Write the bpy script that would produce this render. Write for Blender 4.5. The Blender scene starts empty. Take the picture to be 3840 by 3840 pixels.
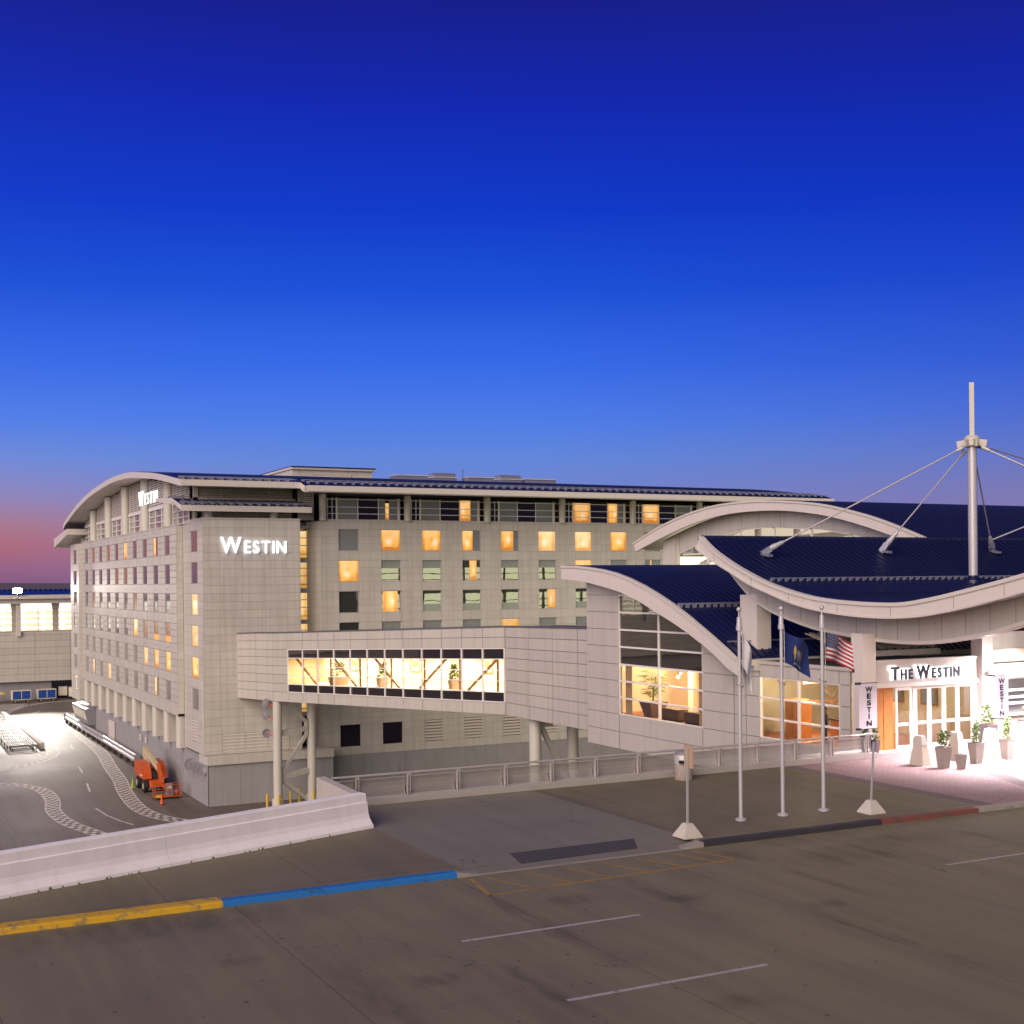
import bpy, bmesh, math, random
from mathutils import Vector, Matrix
random.seed(7)
sc = bpy.context.scene
COL = sc.collection
R = math.radians
PI = math.pi

# ------------------------------------------------------------------ mesh builder
class MB:
    def __init__(s):
        s.v = []; s.f = []; s.m = []; s.t = []
    def face(s, pts, m=0, t=1.0):
        b = len(s.v); s.v += [tuple(p) for p in pts]
        s.f.append(tuple(range(b, b + len(pts)))); s.m.append(m); s.t.append(t)
        return s
    def box(s, x0, x1, y0, y1, z0, z1, m=0, t=1.0):
        return s.hexa([(x0,y0,z0),(x1,y0,z0),(x1,y1,z0),(x0,y1,z0),(x0,y0,z1),(x1,y0,z1),(x1,y1,z1),(x0,y1,z1)], m, t)
    def hexa(s, p, m=0, t=1.0):
        b = len(s.v); s.v += [tuple(q) for q in p]
        for f in ((0,3,2,1),(4,5,6,7),(0,1,5,4),(1,2,6,5),(2,3,7,6),(3,0,4,7)):
            s.f.append(tuple(b+i for i in f)); s.m.append(m); s.t.append(t)
        return s
    def frustum(s, cx, cy, z0, z1, ax, ay, bx, by, m=0):
        return s.hexa([(cx-ax,cy-ay,z0),(cx+ax,cy-ay,z0),(cx+ax,cy+ay,z0),(cx-ax,cy+ay,z0),
                       (cx-bx,cy-by,z1),(cx+bx,cy-by,z1),(cx+bx,cy+by,z1),(cx-bx,cy+by,z1)], m)
    def bar(s, p, q, w, h, m=0):
        p = Vector(p); q = Vector(q); d = (q-p).normalized()
        up = Vector((0,0,1)) if abs(d.z) < .95 else Vector((0,1,0))
        a = d.cross(up).normalized(); b = a.cross(d).normalized()
        a *= w/2; b *= h/2
        return s.hexa([p-a-b, p+a-b, q+a-b, q-a-b, p-a+b, p+a+b, q+a+b, q-a+b], m)
    def tube(s, pts, r, n=10, m=0, cap=True):
        pts = [Vector(p) for p in pts]; rs = r if isinstance(r, (list, tuple)) else [r]*len(pts)
        rings = []; ref = None
        for i, p in enumerate(pts):
            d = (pts[min(i+1, len(pts)-1)] - pts[max(i-1, 0)]).normalized()
            if ref is None: ref = Vector((0,0,1)) if abs(d.z) < .9 else Vector((1,0,0))
            a = d.cross(ref).normalized(); b = a.cross(d).normalized(); ref = b
            base = len(s.v)
            for k in range(n):
                an = 2*PI*k/n; s.v.append(tuple(p + a*math.cos(an)*rs[i] + b*math.sin(an)*rs[i]))
            rings.append(base)
        for i in range(len(rings)-1):
            for k in range(n):
                s.f.append((rings[i]+k, rings[i]+(k+1)%n, rings[i+1]+(k+1)%n, rings[i+1]+k)); s.m.append(m); s.t.append(1.)
        if cap:
            s.f.append(tuple(rings[0]+k for k in range(n))[::-1]); s.m.append(m); s.t.append(1.)
            s.f.append(tuple(rings[-1]+k for k in range(n))); s.m.append(m); s.t.append(1.)
        return s
    def lathe(s, prof, c=(0,0,0), n=16, m=0):
        rings = []
        for r, z in prof:
            base = len(s.v)
            for k in range(n):
                an = 2*PI*k/n; s.v.append((c[0]+r*math.cos(an), c[1]+r*math.sin(an), c[2]+z))
            rings.append(base)
        for i in range(len(rings)-1):
            for k in range(n):
                s.f.append((rings[i]+k, rings[i]+(k+1)%n, rings[i+1]+(k+1)%n, rings[i+1]+k)); s.m.append(m); s.t.append(1.)
        s.f.append(tuple(rings[0]+k for k in range(n))[::-1]); s.m.append(m); s.t.append(1.)
        s.f.append(tuple(rings[-1]+k for k in range(n))); s.m.append(m); s.t.append(1.)
        return s
    def sphere(s, c, r, n=12, m=0, sz=1.0):
        k = n//2
        prof = [(max(.001, r*math.sin(PI*i/k)), -r*sz*math.cos(PI*i/k)) for i in range(k+1)]
        return s.lathe(prof, c, n, m)
    def prism(s, poly, f3, a, b, m=0, mcap=None):
        # poly 2-D, f3(u,v,w) -> 3-D, extruded from w=a to w=b
        n = len(poly); base = len(s.v)
        s.v += [tuple(f3(u, v, a)) for u, v in poly] + [tuple(f3(u, v, b)) for u, v in poly]
        for k in range(n):
            s.f.append((base+k, base+(k+1)%n, base+n+(k+1)%n, base+n+k)); s.m.append(m); s.t.append(1.)
        mc = m if mcap is None else mcap
        s.f.append(tuple(base+k for k in range(n))[::-1]); s.m.append(mc); s.t.append(1.)
        s.f.append(tuple(base+n+k for k in range(n))); s.m.append(mc); s.t.append(1.)
        return s
    def mesh(s, name, mats, smooth=False, recalc=True):
        me = bpy.data.meshes.new(name); me.from_pydata(s.v, [], s.f)
        for m in (mats if isinstance(mats, (list, tuple)) else [mats]): me.materials.append(m)
        me.polygons.foreach_set('material_index', s.m)
        at = me.attributes.new('tint', 'FLOAT', 'FACE'); at.data.foreach_set('value', s.t)
        if recalc:
            bm = bmesh.new(); bm.from_mesh(me); bmesh.ops.recalc_face_normals(bm, faces=bm.faces); bm.to_mesh(me); bm.free()
        if smooth:
            me.polygons.foreach_set('use_smooth', [True]*len(me.polygons))
            me.set_sharp_from_angle(angle=R(40))
        me.update()
        return me
    def build(s, name, mats, parent=None, smooth=False, recalc=True):
        return link(name, s.mesh(name, mats, smooth, recalc), parent)

def link(name, me, parent=None, loc=None):
    o = bpy.data.objects.new(name, me); COL.objects.link(o)
    if loc is not None: o.location = loc
    if parent is not None:
        o.parent = parent
        r = parent
        t = Vector(r.location)
        while r.parent is not None:
            r = r.parent
        o.matrix_parent_inverse = inv_of(parent)
    return o
def world_of(o):
    m = Matrix.LocRotScale(o.location, o.rotation_euler, o.scale)
    if o.parent is not None: m = world_of(o.parent) @ o.matrix_parent_inverse @ m
    return m
def inv_of(o): return world_of(o).inverted()
def tag(o, label, cat, group=None, kind=None):
    o['label'] = label; o['category'] = cat
    if group: o['group'] = group
    if kind: o['kind'] = kind
    return o
def thing(name, label, cat, loc=(0,0,0), group=None):
    o = bpy.data.objects.new(name, None); COL.objects.link(o); o.location = loc; o.empty_display_size = .3
    return tag(o, label, cat, group)
def struct(o, label=None):
    o['kind'] = 'structure'
    if label: o['label'] = label
    return o
def copy_tree(o, parent=None):
    c = o.copy(); COL.objects.link(c)
    if parent is not None: c.parent = parent
    for ch in list(o.children): copy_tree(ch, c)
    return c

# ------------------------------------------------------------------ materials
def base_mat(name):
    m = bpy.data.materials.new(name); m.use_nodes = True
    nt = m.node_tree; b = nt.nodes['Principled BSDF']
    return m, nt, b
def nd(nt, typ, **kw):
    n = nt.nodes.new(typ)
    for k, v in kw.items(): setattr(n, k, v)
    return n
def mth(nt, op, a, b=None, c=None):
    n = nd(nt, 'ShaderNodeMath', operation=op)
    for i, x in enumerate((a, b, c)):
        if x is None: continue
        if isinstance(x, (int, float)): n.inputs[i].default_value = x
        else: nt.links.new(x, n.inputs[i])
    return n.outputs[0]
def mixc(nt, fac, a, b, blend='MIX'):
    n = nd(nt, 'ShaderNodeMix', data_type='RGBA', blend_type=blend)
    for sock, x in ((n.inputs[0], fac), (n.inputs[6], a), (n.inputs[7], b)):
        if isinstance(x, (int, float)): sock.default_value = x
        elif isinstance(x, tuple): sock.default_value = (*x[:3], 1)
        else: nt.links.new(x, sock)
    return n.outputs[2]
def noise(nt, scale, detail=4, rough=.55, vec=None, dist=0.):
    n = nd(nt, 'ShaderNodeTexNoise'); n.inputs['Scale'].default_value = scale; n.inputs['Detail'].default_value = detail
    n.inputs['Roughness'].default_value = rough; n.inputs['Distortion'].default_value = dist
    if vec is not None: nt.links.new(vec, n.inputs['Vector'])
    return n.outputs['Fac']
def ramp(nt, fac, stops):
    n = nd(nt, 'ShaderNodeValToRGB'); cr = n.color_ramp
    while len(cr.elements) < len(stops): cr.elements.new(.5)
    for e, (p, c) in zip(cr.elements, stops):
        e.position = p; e.color = (*c, 1) if len(c) == 3 else c
    nt.links.new(fac, n.inputs[0]); return n.outputs[0]
def position(nt): return nd(nt, 'ShaderNodeNewGeometry').outputs['Position']
def scaled(nt, vec, sx, sy, sz):
    n = nd(nt, 'ShaderNodeMapping'); n.inputs['Scale'].default_value = (sx, sy, sz); nt.links.new(vec, n.inputs['Vector']); return n.outputs[0]
def bumped(nt, b, h, strength, dist=.02):
    n = nd(nt, 'ShaderNodeBump'); n.inputs['Strength'].default_value = strength; n.inputs['Distance'].default_value = dist
    nt.links.new(h, n.inputs['Height']); nt.links.new(n.outputs[0], b.inputs['Normal'])
def mat(name, col, rough=.6, metal=0., var=.12, vs=1.5, bump=0., bs=30., streak=0., tint=False, coat=0., spec=.5):
    m, nt, b = base_mat(name)
    b.inputs['Roughness'].default_value = rough; b.inputs['Metallic'].default_value = metal
    b.inputs['Specular IOR Level'].default_value = spec
    if coat: b.inputs['Coat Weight'].default_value = coat; b.inputs['Coat Roughness'].default_value = .1
    pos = position(nt)
    c = None
    if var:
        f = noise(nt, vs, 5, .6, pos)
        c = mixc(nt, f, tuple(x*(1-var) for x in col), tuple(min(1, x*(1+var)) for x in col))
    if streak:
        f2 = noise(nt, 1., 4, .6, scaled(nt, pos, 2.2, 2.2, .12))
        k = ramp(nt, f2, [(.45, (1,1,1)), (.75, (1-streak, 1-streak*1.05, 1-streak*1.1))])
        c = mixc(nt, 1., c if c is not None else col, k, 'MULTIPLY')
    if tint:
        a = nd(nt, 'ShaderNodeAttribute', attribute_name='tint'); 
        cc = nd(nt, 'ShaderNodeCombineColor'); [nt.links.new(a.outputs['Fac'], cc.inputs[i]) for i in range(3)]
        c = mixc(nt, 1., c if c is not None else col, cc.outputs[0], 'MULTIPLY')
    if c is None: b.inputs['Base Color'].default_value = (*col, 1)
    else: nt.links.new(c, b.inputs['Base Color'])
    if bump: bumped(nt, b, noise(nt, bs, 4, .6, pos), bump)
    return m
def emit(name, col, strength):
    m, nt, b = base_mat(name)
    b.inputs['Base Color'].default_value = (0.02,0.02,0.02,1)
    b.inputs['Emission Color'].default_value = (*col, 1); b.inputs['Emission Strength'].default_value = strength
    return m
def glass(name, tintc=(1,1,1), refl=.12, rough=.01):
    m = bpy.data.materials.new(name); m.use_nodes = True; nt = m.node_tree
    nt.nodes.remove(nt.nodes['Principled BSDF']); out = nt.nodes['Material Output']
    tr = nd(nt, 'ShaderNodeBsdfTransparent'); tr.inputs[0].default_value = (*tintc, 1)
    gl = nd(nt, 'ShaderNodeBsdfGlossy'); gl.inputs['Roughness'].default_value = rough
    lw = nd(nt, 'ShaderNodeFresnel'); lw.inputs[0].default_value = 1.45
    f = mth(nt, 'ADD', lw.outputs[0], refl - .04)
    mx = nd(nt, 'ShaderNodeMixShader'); nt.links.new(f, mx.inputs[0]); nt.links.new(tr.outputs[0], mx.inputs[1]); nt.links.new(gl.outputs[0], mx.inputs[2])
    nt.links.new(mx.outputs[0], out.inputs[0]); return m

M = {}
M['panel'] = mat('cream_metal_panel', (.52,.505,.465), .5, var=.06, vs=.5, streak=.16, tint=True)
M['panel2'] = mat('warm_grey_panel', (.47,.45,.415), .5, var=.05, vs=.5, streak=.12, tint=True)
M['joint'] = mat('panel_joint', (.31,.29,.26), .9, var=0)
M['white_panel'] = mat('white_metal_panel', (.62,.58,.55), .42, var=.04, vs=.8, streak=.05, tint=True)
M['trim'] = mat('painted_trim', (.58,.555,.52), .45, var=.04)
M['soffit'] = mat('soffit_panel', (.66,.63,.58), .55, var=.05)
M['roof'] = mat('navy_metal_roof', (.006,.009,.052), .36, metal=.1, var=.2, vs=.6, spec=.6)
M['seam'] = mat('navy_roof_seam', (.010,.014,.060), .36, metal=.1, var=.1)
M['guard'] = mat('snow_guard_metal', (.32,.34,.45), .35, metal=.5, var=.05)
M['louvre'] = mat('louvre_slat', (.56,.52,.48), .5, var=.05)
M['void'] = mat('dark_void', (.018,.016,.018), .8, var=0)
M['basewall'] = mat('precast_base', (.30,.30,.315), .75, var=.10, vs=.8, bump=.15, bs=14, streak=.12)
M['white'] = mat('white_frame', (.74,.72,.70), .35, var=.03)
M['alu'] = mat('aluminium', (.46,.46,.47), .5, metal=.3, var=.05)
M['steel'] = mat('stainless_steel', (.58,.55,.53), .30, metal=.45, var=.08, vs=3)
M['pole'] = mat('brushed_pole', (.47,.47,.51), .4, metal=.25, var=.05)
M['column'] = mat('painted_column', (.50,.495,.45), .5, var=.06, streak=.08)
M['conc'] = mat('cast_concrete', (.50,.47,.43), .8, var=.12, vs=4, bump=.3, bs=40, streak=.06)
M['pebble'] = mat('exposed_aggregate', (.52,.46,.40), .85, var=.3, vs=38, bump=.5, bs=60)
M['planter'] = mat('grey_planter', (.30,.27,.245), .7, var=.25, vs=8, bump=.2, bs=30)
M['darkplanter'] = mat('charcoal_planter', (.10,.085,.10), .5, var=.1)
M['leaf'] = mat('shrub_leaf', (.10,.17,.045), .6, var=.45, vs=9)
M['soil'] = mat('soil', (.07,.045,.03), .9, var=.3, vs=20)
M['black'] = mat('black_rubber', (.012,.012,.013), .7, var=.1)
M['orange'] = mat('orange_paint', (.50,.085,.014), .4, var=.15, vs=3)
M['cream'] = mat('cream_paint', (.55,.46,.28), .45, var=.15, vs=3)
M['coneor'] = mat('orange_cone', (.75,.10,.02), .5, var=.08)
M['conegr'] = mat('lime_cone', (.30,.50,.04), .5, var=.08)
M['reflw'] = mat('white_reflective', (.8,.8,.8), .4, var=0)
M['yellow'] = mat('yellow_paint', (.62,.42,.03), .55, var=.15, vs=4)
M['blue'] = mat('blue_tarp', (.018,.075,.33), .45, var=.25, vs=2)
M['cartwhite'] = mat('cart_white', (.66,.62,.52), .5, var=.1)
M['dolly'] = mat('dolly_steel', (.05,.05,.055), .5, metal=.4, var=.15)
M['roller'] = mat('roller_steel', (.09,.085,.09), .5, metal=.2, var=.2)
M['wood'] = mat('amber_wood', (.48,.20,.06), .45, var=.35, vs=1.2)
M['brown'] = mat('brown_steel', (.30,.17,.09), .45, var=.1)
M['cloth'] = mat('lavender_cloth', (.60,.57,.66), .8, var=.04)
M['ink'] = mat('dark_ink', (.02,.02,.028), .6, var=0)
M['sign_dark'] = mat('slate_letter', (.05,.055,.075), .3, metal=.5, var=.05)
M['sign_lit'] = emit('lit_letter', (.95,.95,1.), 1.9)
M['halo'] = emit('halo_backlight', (1.,.95,1.), 4.)
M['lamp'] = emit('lamp_glow', (1.,.93,.86), 30.)
M['lampwarm'] = emit('warm_lamp_glow', (1.,.70,.38), 14.)
M['flood'] = emit('flood_glow', (1.,.93,.82), 260.)
M['dish'] = mat('dish_grey', (.20,.20,.23), .5, var=.05)
M['skin'] = mat('skin', (.45,.28,.2), .6, var=.05)
M['hair'] = mat('dark_hair', (.02,.015,.012), .6, var=.1)
M['shirt'] = mat('dark_shirt', (.03,.025,.03), .8, var=.1)
M['wallwarm'] = mat('warm_wall', (.74,.66,.52), .7, var=.06)
M['floorwarm'] = mat('terracotta_floor', (.42,.17,.08), .35, var=.2)
M['lobby'] = mat('lobby_wall', (.62,.54,.42), .6, var=.06)
M['sofa'] = mat('dark_sofa', (.05,.035,.03), .7, var=.2)
M['curtain'] = mat('curtain', (.62,.42,.26), .8, var=.1)
M['red'] = mat('red_stripe', (.42,.02,.03), .8, var=.08)
M['flagwhite'] = mat('white_flag', (.70,.70,.76), .8, var=.04)
M['flagblue'] = mat('blue_flag', (.012,.03,.16), .8, var=.15)
M['navy'] = mat('navy_canton', (.02,.025,.12), .8, var=.1)
M['gold'] = mat('gold_cloth', (.55,.36,.05), .8, var=.1)
M['crest'] = mat('pale_crest', (.25,.34,.50), .8, var=.1)
M['brass'] = mat('brass', (.60,.42,.20), .25, metal=.9, var=.05)
M['board'] = mat('sign_back', (.42,.30,.22), .5, var=.1)
M['glass'] = glass('clear_glass', (.93,.96,.95), .10)
M['doorglass'] = glass('door_glass', (.62,.66,.60), .30)
M['glass_in'] = glass('interior_glass', (.97,.96,.93), .03)
M['mesh'] = None
M['darkglass'] = mat('dark_glass', (.022,.018,.018), .03, var=0, spec=.9)
M['topglass'] = mat('plum_glass', (.012,.010,.020), .05, var=0, spec=.7)
M['sheer'] = mat('sheer_blind_glass', (.21,.23,.23), .16, var=.12, vs=1.2, spec=.6)
def perforated():
    m = bpy.data.materials.new('perforated_steel'); m.use_nodes = True; nt = m.node_tree; b = nt.nodes['Principled BSDF']
    b.inputs['Base Color'].default_value = (.50,.465,.44,1); b.inputs['Metallic'].default_value = .55; b.inputs['Roughness'].default_value = .42
    tr = nd(nt, 'ShaderNodeBsdfTransparent'); mx = nd(nt, 'ShaderNodeMixShader')
    f = noise(nt, 1.5, 3, .6, position(nt))
    nt.links.new(mth(nt, 'MULTIPLY_ADD', f, .2, .62), mx.inputs[0]); nt.links.new(tr.outputs[0], mx.inputs[1]); nt.links.new(b.outputs[0], mx.inputs[2])
    nt.links.new(mx.outputs[0], nt.nodes['Material Output'].inputs[0]); return m
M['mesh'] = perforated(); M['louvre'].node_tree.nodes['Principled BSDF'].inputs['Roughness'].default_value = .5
def coated_glass(name, col, ior, wave):
    m, nt, b = base_mat(name); pos = position(nt)
    b.inputs['Base Color'].default_value = (*col, 1); b.inputs['Roughness'].default_value = .012; b.inputs['IOR'].default_value = ior
    bumped(nt, b, noise(nt, .55, 2, .4, pos), wave, .05); return m
M['greenwin'] = coated_glass('coated_window_glass', (.045,.05,.045), 2.7, .09)
M['darkglass'] = coated_glass('coated_dark_glass', (.022,.018,.018), 2.1, .05)
M['sheer'].node_tree.nodes['Principled BSDF'].inputs['IOR'].default_value = 1.7
M['violetwin'] = mat('violet_glass', (.13,.12,.155), .04, var=.2, vs=.7, spec=.9)
M['greywin'] = mat('pale_blind_glass', (.28,.275,.25), .12, var=.1, vs=.8, spec=.6)
M['tanwin'] = mat('tan_curtain_glass', (.34,.20,.12), .2, var=.3, vs=1.5, spec=.5)
def lit_window(name, c1, c2, s, uvs=True):
    m, nt, b = base_mat(name)
    tc = nd(nt, 'ShaderNodeTexCoord'); oi = nd(nt, 'ShaderNodeObjectInfo'); r = oi.outputs['Random']
    sx = nd(nt, 'ShaderNodeSeparateXYZ'); nt.links.new(tc.outputs['UV' if uvs else 'Generated'], sx.inputs[0])
    u = sx.outputs[0]; v = sx.outputs[1 if uvs else 2]
    fr = lambda k: mth(nt, 'FRACT', mth(nt, 'MULTIPLY', r, k))
    cmb = nd(nt, 'ShaderNodeCombineXYZ'); nt.links.new(mth(nt, 'ADD', u, mth(nt, 'MULTIPLY', r, 37.)), cmb.inputs[0]); nt.links.new(v, cmb.inputs[1])
    f = noise(nt, 2.4, 3, .55, cmb.outputs[0])
    folds = noise(nt, 1., 2, .5, scaled(nt, cmb.outputs[0], 26, .5, 1))
    # drawn curtains at both sides, a lamp, a bed or desk along the bottom
    cw = mth(nt, 'MULTIPLY_ADD', fr(3.7), .22, .06)
    side = mth(nt, 'MINIMUM', u, mth(nt, 'SUBTRACT', 1., u))
    cur = mth(nt, 'SUBTRACT', 1., mth(nt, 'DIVIDE', mth(nt, 'SUBTRACT', side, mth(nt, 'MULTIPLY', cw, .8)), mth(nt, 'MULTIPLY', cw, .5))); cur.node.use_clamp = True
    du = mth(nt, 'SUBTRACT', u, mth(nt, 'MULTIPLY_ADD', fr(7.3), .5, .25)); dv_ = mth(nt, 'SUBTRACT', v, mth(nt, 'MULTIPLY_ADD', fr(13.7), .25, .30))
    d2 = mth(nt, 'ADD', mth(nt, 'MULTIPLY', du, du), mth(nt, 'MULTIPLY', dv_, dv_))
    lampg = mth(nt, 'POWER', 2.718, mth(nt, 'MULTIPLY', d2, -38.))
    low = mth(nt, 'LESS_THAN', mth(nt, 'ADD', v, mth(nt, 'MULTIPLY', f, .12)), mth(nt, 'MULTIPLY_ADD', fr(5.1), .22, .10))
    pu = mth(nt, 'LESS_THAN', mth(nt, 'ABSOLUTE', mth(nt, 'SUBTRACT', u, mth(nt, 'MULTIPLY_ADD', fr(9.1), .4, .3))), .08); pv = mth(nt, 'LESS_THAN', mth(nt, 'ABSOLUTE', mth(nt, 'SUBTRACT', v, .56)), .12)
    pic = mth(nt, 'MULTIPLY', mth(nt, 'MULTIPLY', pu, pv), mth(nt, 'GREATER_THAN', fr(4.3), .5))
    lev = mth(nt, 'MULTIPLY_ADD', v, .35, mth(nt, 'MULTIPLY', f, .55))
    lev = mth(nt, 'MULTIPLY_ADD', lampg, .55, lev)
    lev = mth(nt, 'SUBTRACT', lev, mth(nt, 'MULTIPLY', cur, mth(nt, 'MULTIPLY_ADD', folds, .55, -.05)))
    lev = mth(nt, 'SUBTRACT', lev, mth(nt, 'MULTIPLY', low, .22)); lev = mth(nt, 'SUBTRACT', lev, mth(nt, 'MULTIPLY', pic, .16))
    pale = tuple(min(1., x*.55+.45) for x in c1)
    c = ramp(nt, lev, [(.12, c2), (.46, c1), (.95, pale)])
    st = mth(nt, 'MULTIPLY', mth(nt, 'MULTIPLY_ADD', r, .45, .75), s)
    b.inputs['Base Color'].default_value = (.06,.04,.025,1); b.inputs['Roughness'].default_value = .05
    nt.links.new(c, b.inputs['Emission Color']); nt.links.new(st, b.inputs['Emission Strength']); return m
M['lit'] = lit_window('lit_room', (1.,.50,.105), (.60,.21,.03), 1.1)
M['litpale'] = lit_window('lit_room_pale', (1.,.62,.25), (.72,.34,.11), 1.0)
M['litstair'] = lit_window('lit_stair', (1.,.62,.22), (.75,.36,.07), .95, False)
M['redreflect'] = emit('red_neon_reflection', (1.,.16,.02), 3.)  # emission paints the reflection of neon elsewhere onto the panes
M['conclit'] = None
def concourse_lit():
    m, nt, b = base_mat('lit_concourse')
    pos = position(nt); sp = nd(nt, 'ShaderNodeSeparateXYZ'); nt.links.new(pos, sp.inputs[0])
    fz = mth(nt, 'FRACT', mth(nt, 'MULTIPLY_ADD', sp.outputs[2], .93, .25))
    fx = mth(nt, 'FRACT', mth(nt, 'MULTIPLY', sp.outputs[0], .29))
    k = mth(nt, 'MULTIPLY', mth(nt, 'LESS_THAN', fz, .45), mth(nt, 'GREATER_THAN', fx, .16))
    k = mth(nt, 'MULTIPLY', k, mth(nt, 'LESS_THAN', sp.outputs[2], 3.7))
    c = mixc(nt, k, (1.,.93,.74), (1.,.74,.42))
    nt.links.new(c, b.inputs['Emission Color'])
    nt.links.new(mth(nt, 'MULTIPLY_ADD', k, -.75, 1.75), b.inputs['Emission Strength']); return m
M['conclit'] = concourse_lit()

def ground_mat(name, col, px, py, ox=0, oy=0, jw=.03, streak=.25, specks=True, warm=.9, coarse=.25):
    m, nt, b = base_mat(name)
    pos = position(nt); sp = nd(nt, 'ShaderNodeSeparateXYZ'); nt.links.new(pos, sp.inputs[0])
    big = noise(nt, coarse, 6, .62, pos); fine = noise(nt, 9., 5, .7, pos)
    c = mixc(nt, big, tuple(x*.72 for x in col), tuple(x*1.25 for x in col))
    c = mixc(nt, mth(nt, 'MULTIPLY', fine, .35), c, tuple(x*.6 for x in col))
    st = noise(nt, 1., 5, .65, scaled(nt, pos, 1.1, .07, 1))
    c = mixc(nt, mth(nt, 'MULTIPLY', noise(nt, 55., 4, .75, pos), .48), c, tuple(x*.45 for x in col))
    ve = nd(nt, 'ShaderNodeTexVoronoi', feature='DISTANCE_TO_EDGE'); ve.inputs['Scale'].default_value = .16
    wv = nd(nt, 'ShaderNodeVectorMath', operation='ADD'); nz = nd(nt, 'ShaderNodeTexNoise'); nz.inputs['Scale'].default_value = .7; nz.inputs['Detail'].default_value = 6; nt.links.new(pos, nz.inputs['Vector'])
    sc3 = nd(nt, 'ShaderNodeVectorMath', operation='SCALE'); sc3.inputs['Scale'].default_value = 2.2; nt.links.new(nz.outputs['Color'], sc3.inputs[0])
    nt.links.new(pos, wv.inputs[0]); nt.links.new(sc3.outputs[0], wv.inputs[1]); nt.links.new(wv.outputs[0], ve.inputs['Vector'])
    crack = mth(nt, 'MULTIPLY', mth(nt, 'LESS_THAN', ve.outputs['Distance'], .0016), mth(nt, 'GREATER_THAN', noise(nt, .12, 2, .5, pos), .54))
    c = mixc(nt, mth(nt, 'MULTIPLY', crack, .55), c, (.03,.027,.024))
    c = mixc(nt, 1., c, ramp(nt, st, [(.42, (1,1,1)), (.70, (1-streak, 1-streak, 1-streak*.95))]), 'MULTIPLY')
    if specks:
        vo = nd(nt, 'ShaderNodeTexVoronoi'); vo.inputs['Scale'].default_value = 1.7; nt.links.new(pos, vo.inputs['Vector'])
        dot = mth(nt, 'LESS_THAN', mth(nt, 'ADD', vo.outputs['Distance'], mth(nt, 'MULTIPLY', noise(nt, 6, 2, .5, pos), .10)), .115)
        sel = nd(nt, 'ShaderNodeSeparateColor'); nt.links.new(vo.outputs['Color'], sel.inputs[0])
        dot = mth(nt, 'MULTIPLY', dot, mth(nt, 'GREATER_THAN', sel.outputs[0], .30))
        c = mixc(nt, mth(nt, 'MULTIPLY', dot, .75), c, (.02,.018,.017))
    wob = mth(nt, 'MULTIPLY', mth(nt, 'SUBTRACT', noise(nt, 2.5, 3, .6, pos), .5), .05)
    lines = None
    for ax, p, o in ((0, px, ox), (1, py, oy)):
        if not p: continue
        u = mth(nt, 'ADD', mth(nt, 'SUBTRACT', sp.outputs[ax], o), wob)
        d = mth(nt, 'ABSOLUTE', mth(nt, 'SUBTRACT', mth(nt, 'FRACT', mth(nt, 'ADD', mth(nt, 'DIVIDE', u, p), .5)), .5))
        l = mth(nt, 'LESS_THAN', d, jw/p/2)
        lines = l if lines is None else mth(nt, 'MAXIMUM', lines, l)
    if lines is not None: c = mixc(nt, mth(nt, 'MULTIPLY', lines, .62), c, (.03,.027,.025))
    nt.links.new(c, b.inputs['Base Color'])
    nt.links.new(mth(nt, 'MULTIPLY_ADD', big, .3, .48), b.inputs['Roughness'])
    b.inputs['Specular IOR Level'].default_value = .35
    bumped(nt, b, fine, .25, .02); return m
M['road'] = ground_mat('road_concrete', (.232,.211,.128), 6.1, 0, 2.4, 0, .025, .22)
M['walk'] = ground_mat('walk_concrete', (.205,.184,.112), 4.05, 3.6, 2.95, 33.0, .03, .22)
M['ramp'] = ground_mat('pale_slab_concrete', (.235,.226,.18), 4.0, 4.2, 15., 32.9, .02, .10, False)
M['apron'] = ground_mat('apron_concrete', (.175,.145,.122), 6.1, 6.6, 11.9, 127.4, .07, .30, False, coarse=.08)
def bricks():
    m, nt, b = base_mat('brick_paving')
    pos = position(nt)
    br = nd(nt, 'ShaderNodeTexBrick'); nt.links.new(pos, br.inputs['Vector'])
    br.inputs['Color1'].default_value = (.30,.20,.20,1); br.inputs['Color2'].default_value = (.36,.25,.25,1); br.inputs['Mortar'].default_value = (.16,.11,.11,1)
    br.inputs['Scale'].default_value = 1.; br.inputs['Brick Width'].default_value = .3; br.inputs['Row Height'].default_value = .15; br.inputs['Mortar Size'].default_value = .008
    c = mixc(nt, noise(nt, .8, 4, .6, pos), (.75,.72,.75), (1.1,1.1,1.1))
    nt.links.new(mixc(nt, 1., br.outputs[0], c, 'MULTIPLY'), b.inputs['Base Color']); b.inputs['Roughness'].default_value = .75
    bumped(nt, b, br.outputs['Fac'], -.3, .01); return m
M['brick'] = bricks()
M['band'] = mat('dark_paver_band', (.15,.115,.12), .8, var=.2, vs=6)
M['palepaver'] = mat('pale_paver', (.48,.43,.42), .75, var=.1, vs=3)
def worn(name, col, under, amt, sc_=3.0):
    m, nt, b = base_mat(name); pos = position(nt)
    f = noise(nt, sc_, 8, .75, pos)
    c = mixc(nt, ramp(nt, f, [(amt-.035, (0,0,0)), (amt+.035, (1,1,1))]), under, col)
    c = mixc(nt, mth(nt, 'MULTIPLY', noise(nt, 14, 4, .6, pos), .3), c, tuple(x*.6 for x in col))
    nt.links.new(c, b.inputs['Base Color']); b.inputs['Roughness'].default_value = .65
    bumped(nt, b, f, .2, .02); return m
M['kyellow'] = worn('yellow_kerb_paint', (.60,.36,.012), (.22,.18,.11), .43)
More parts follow.
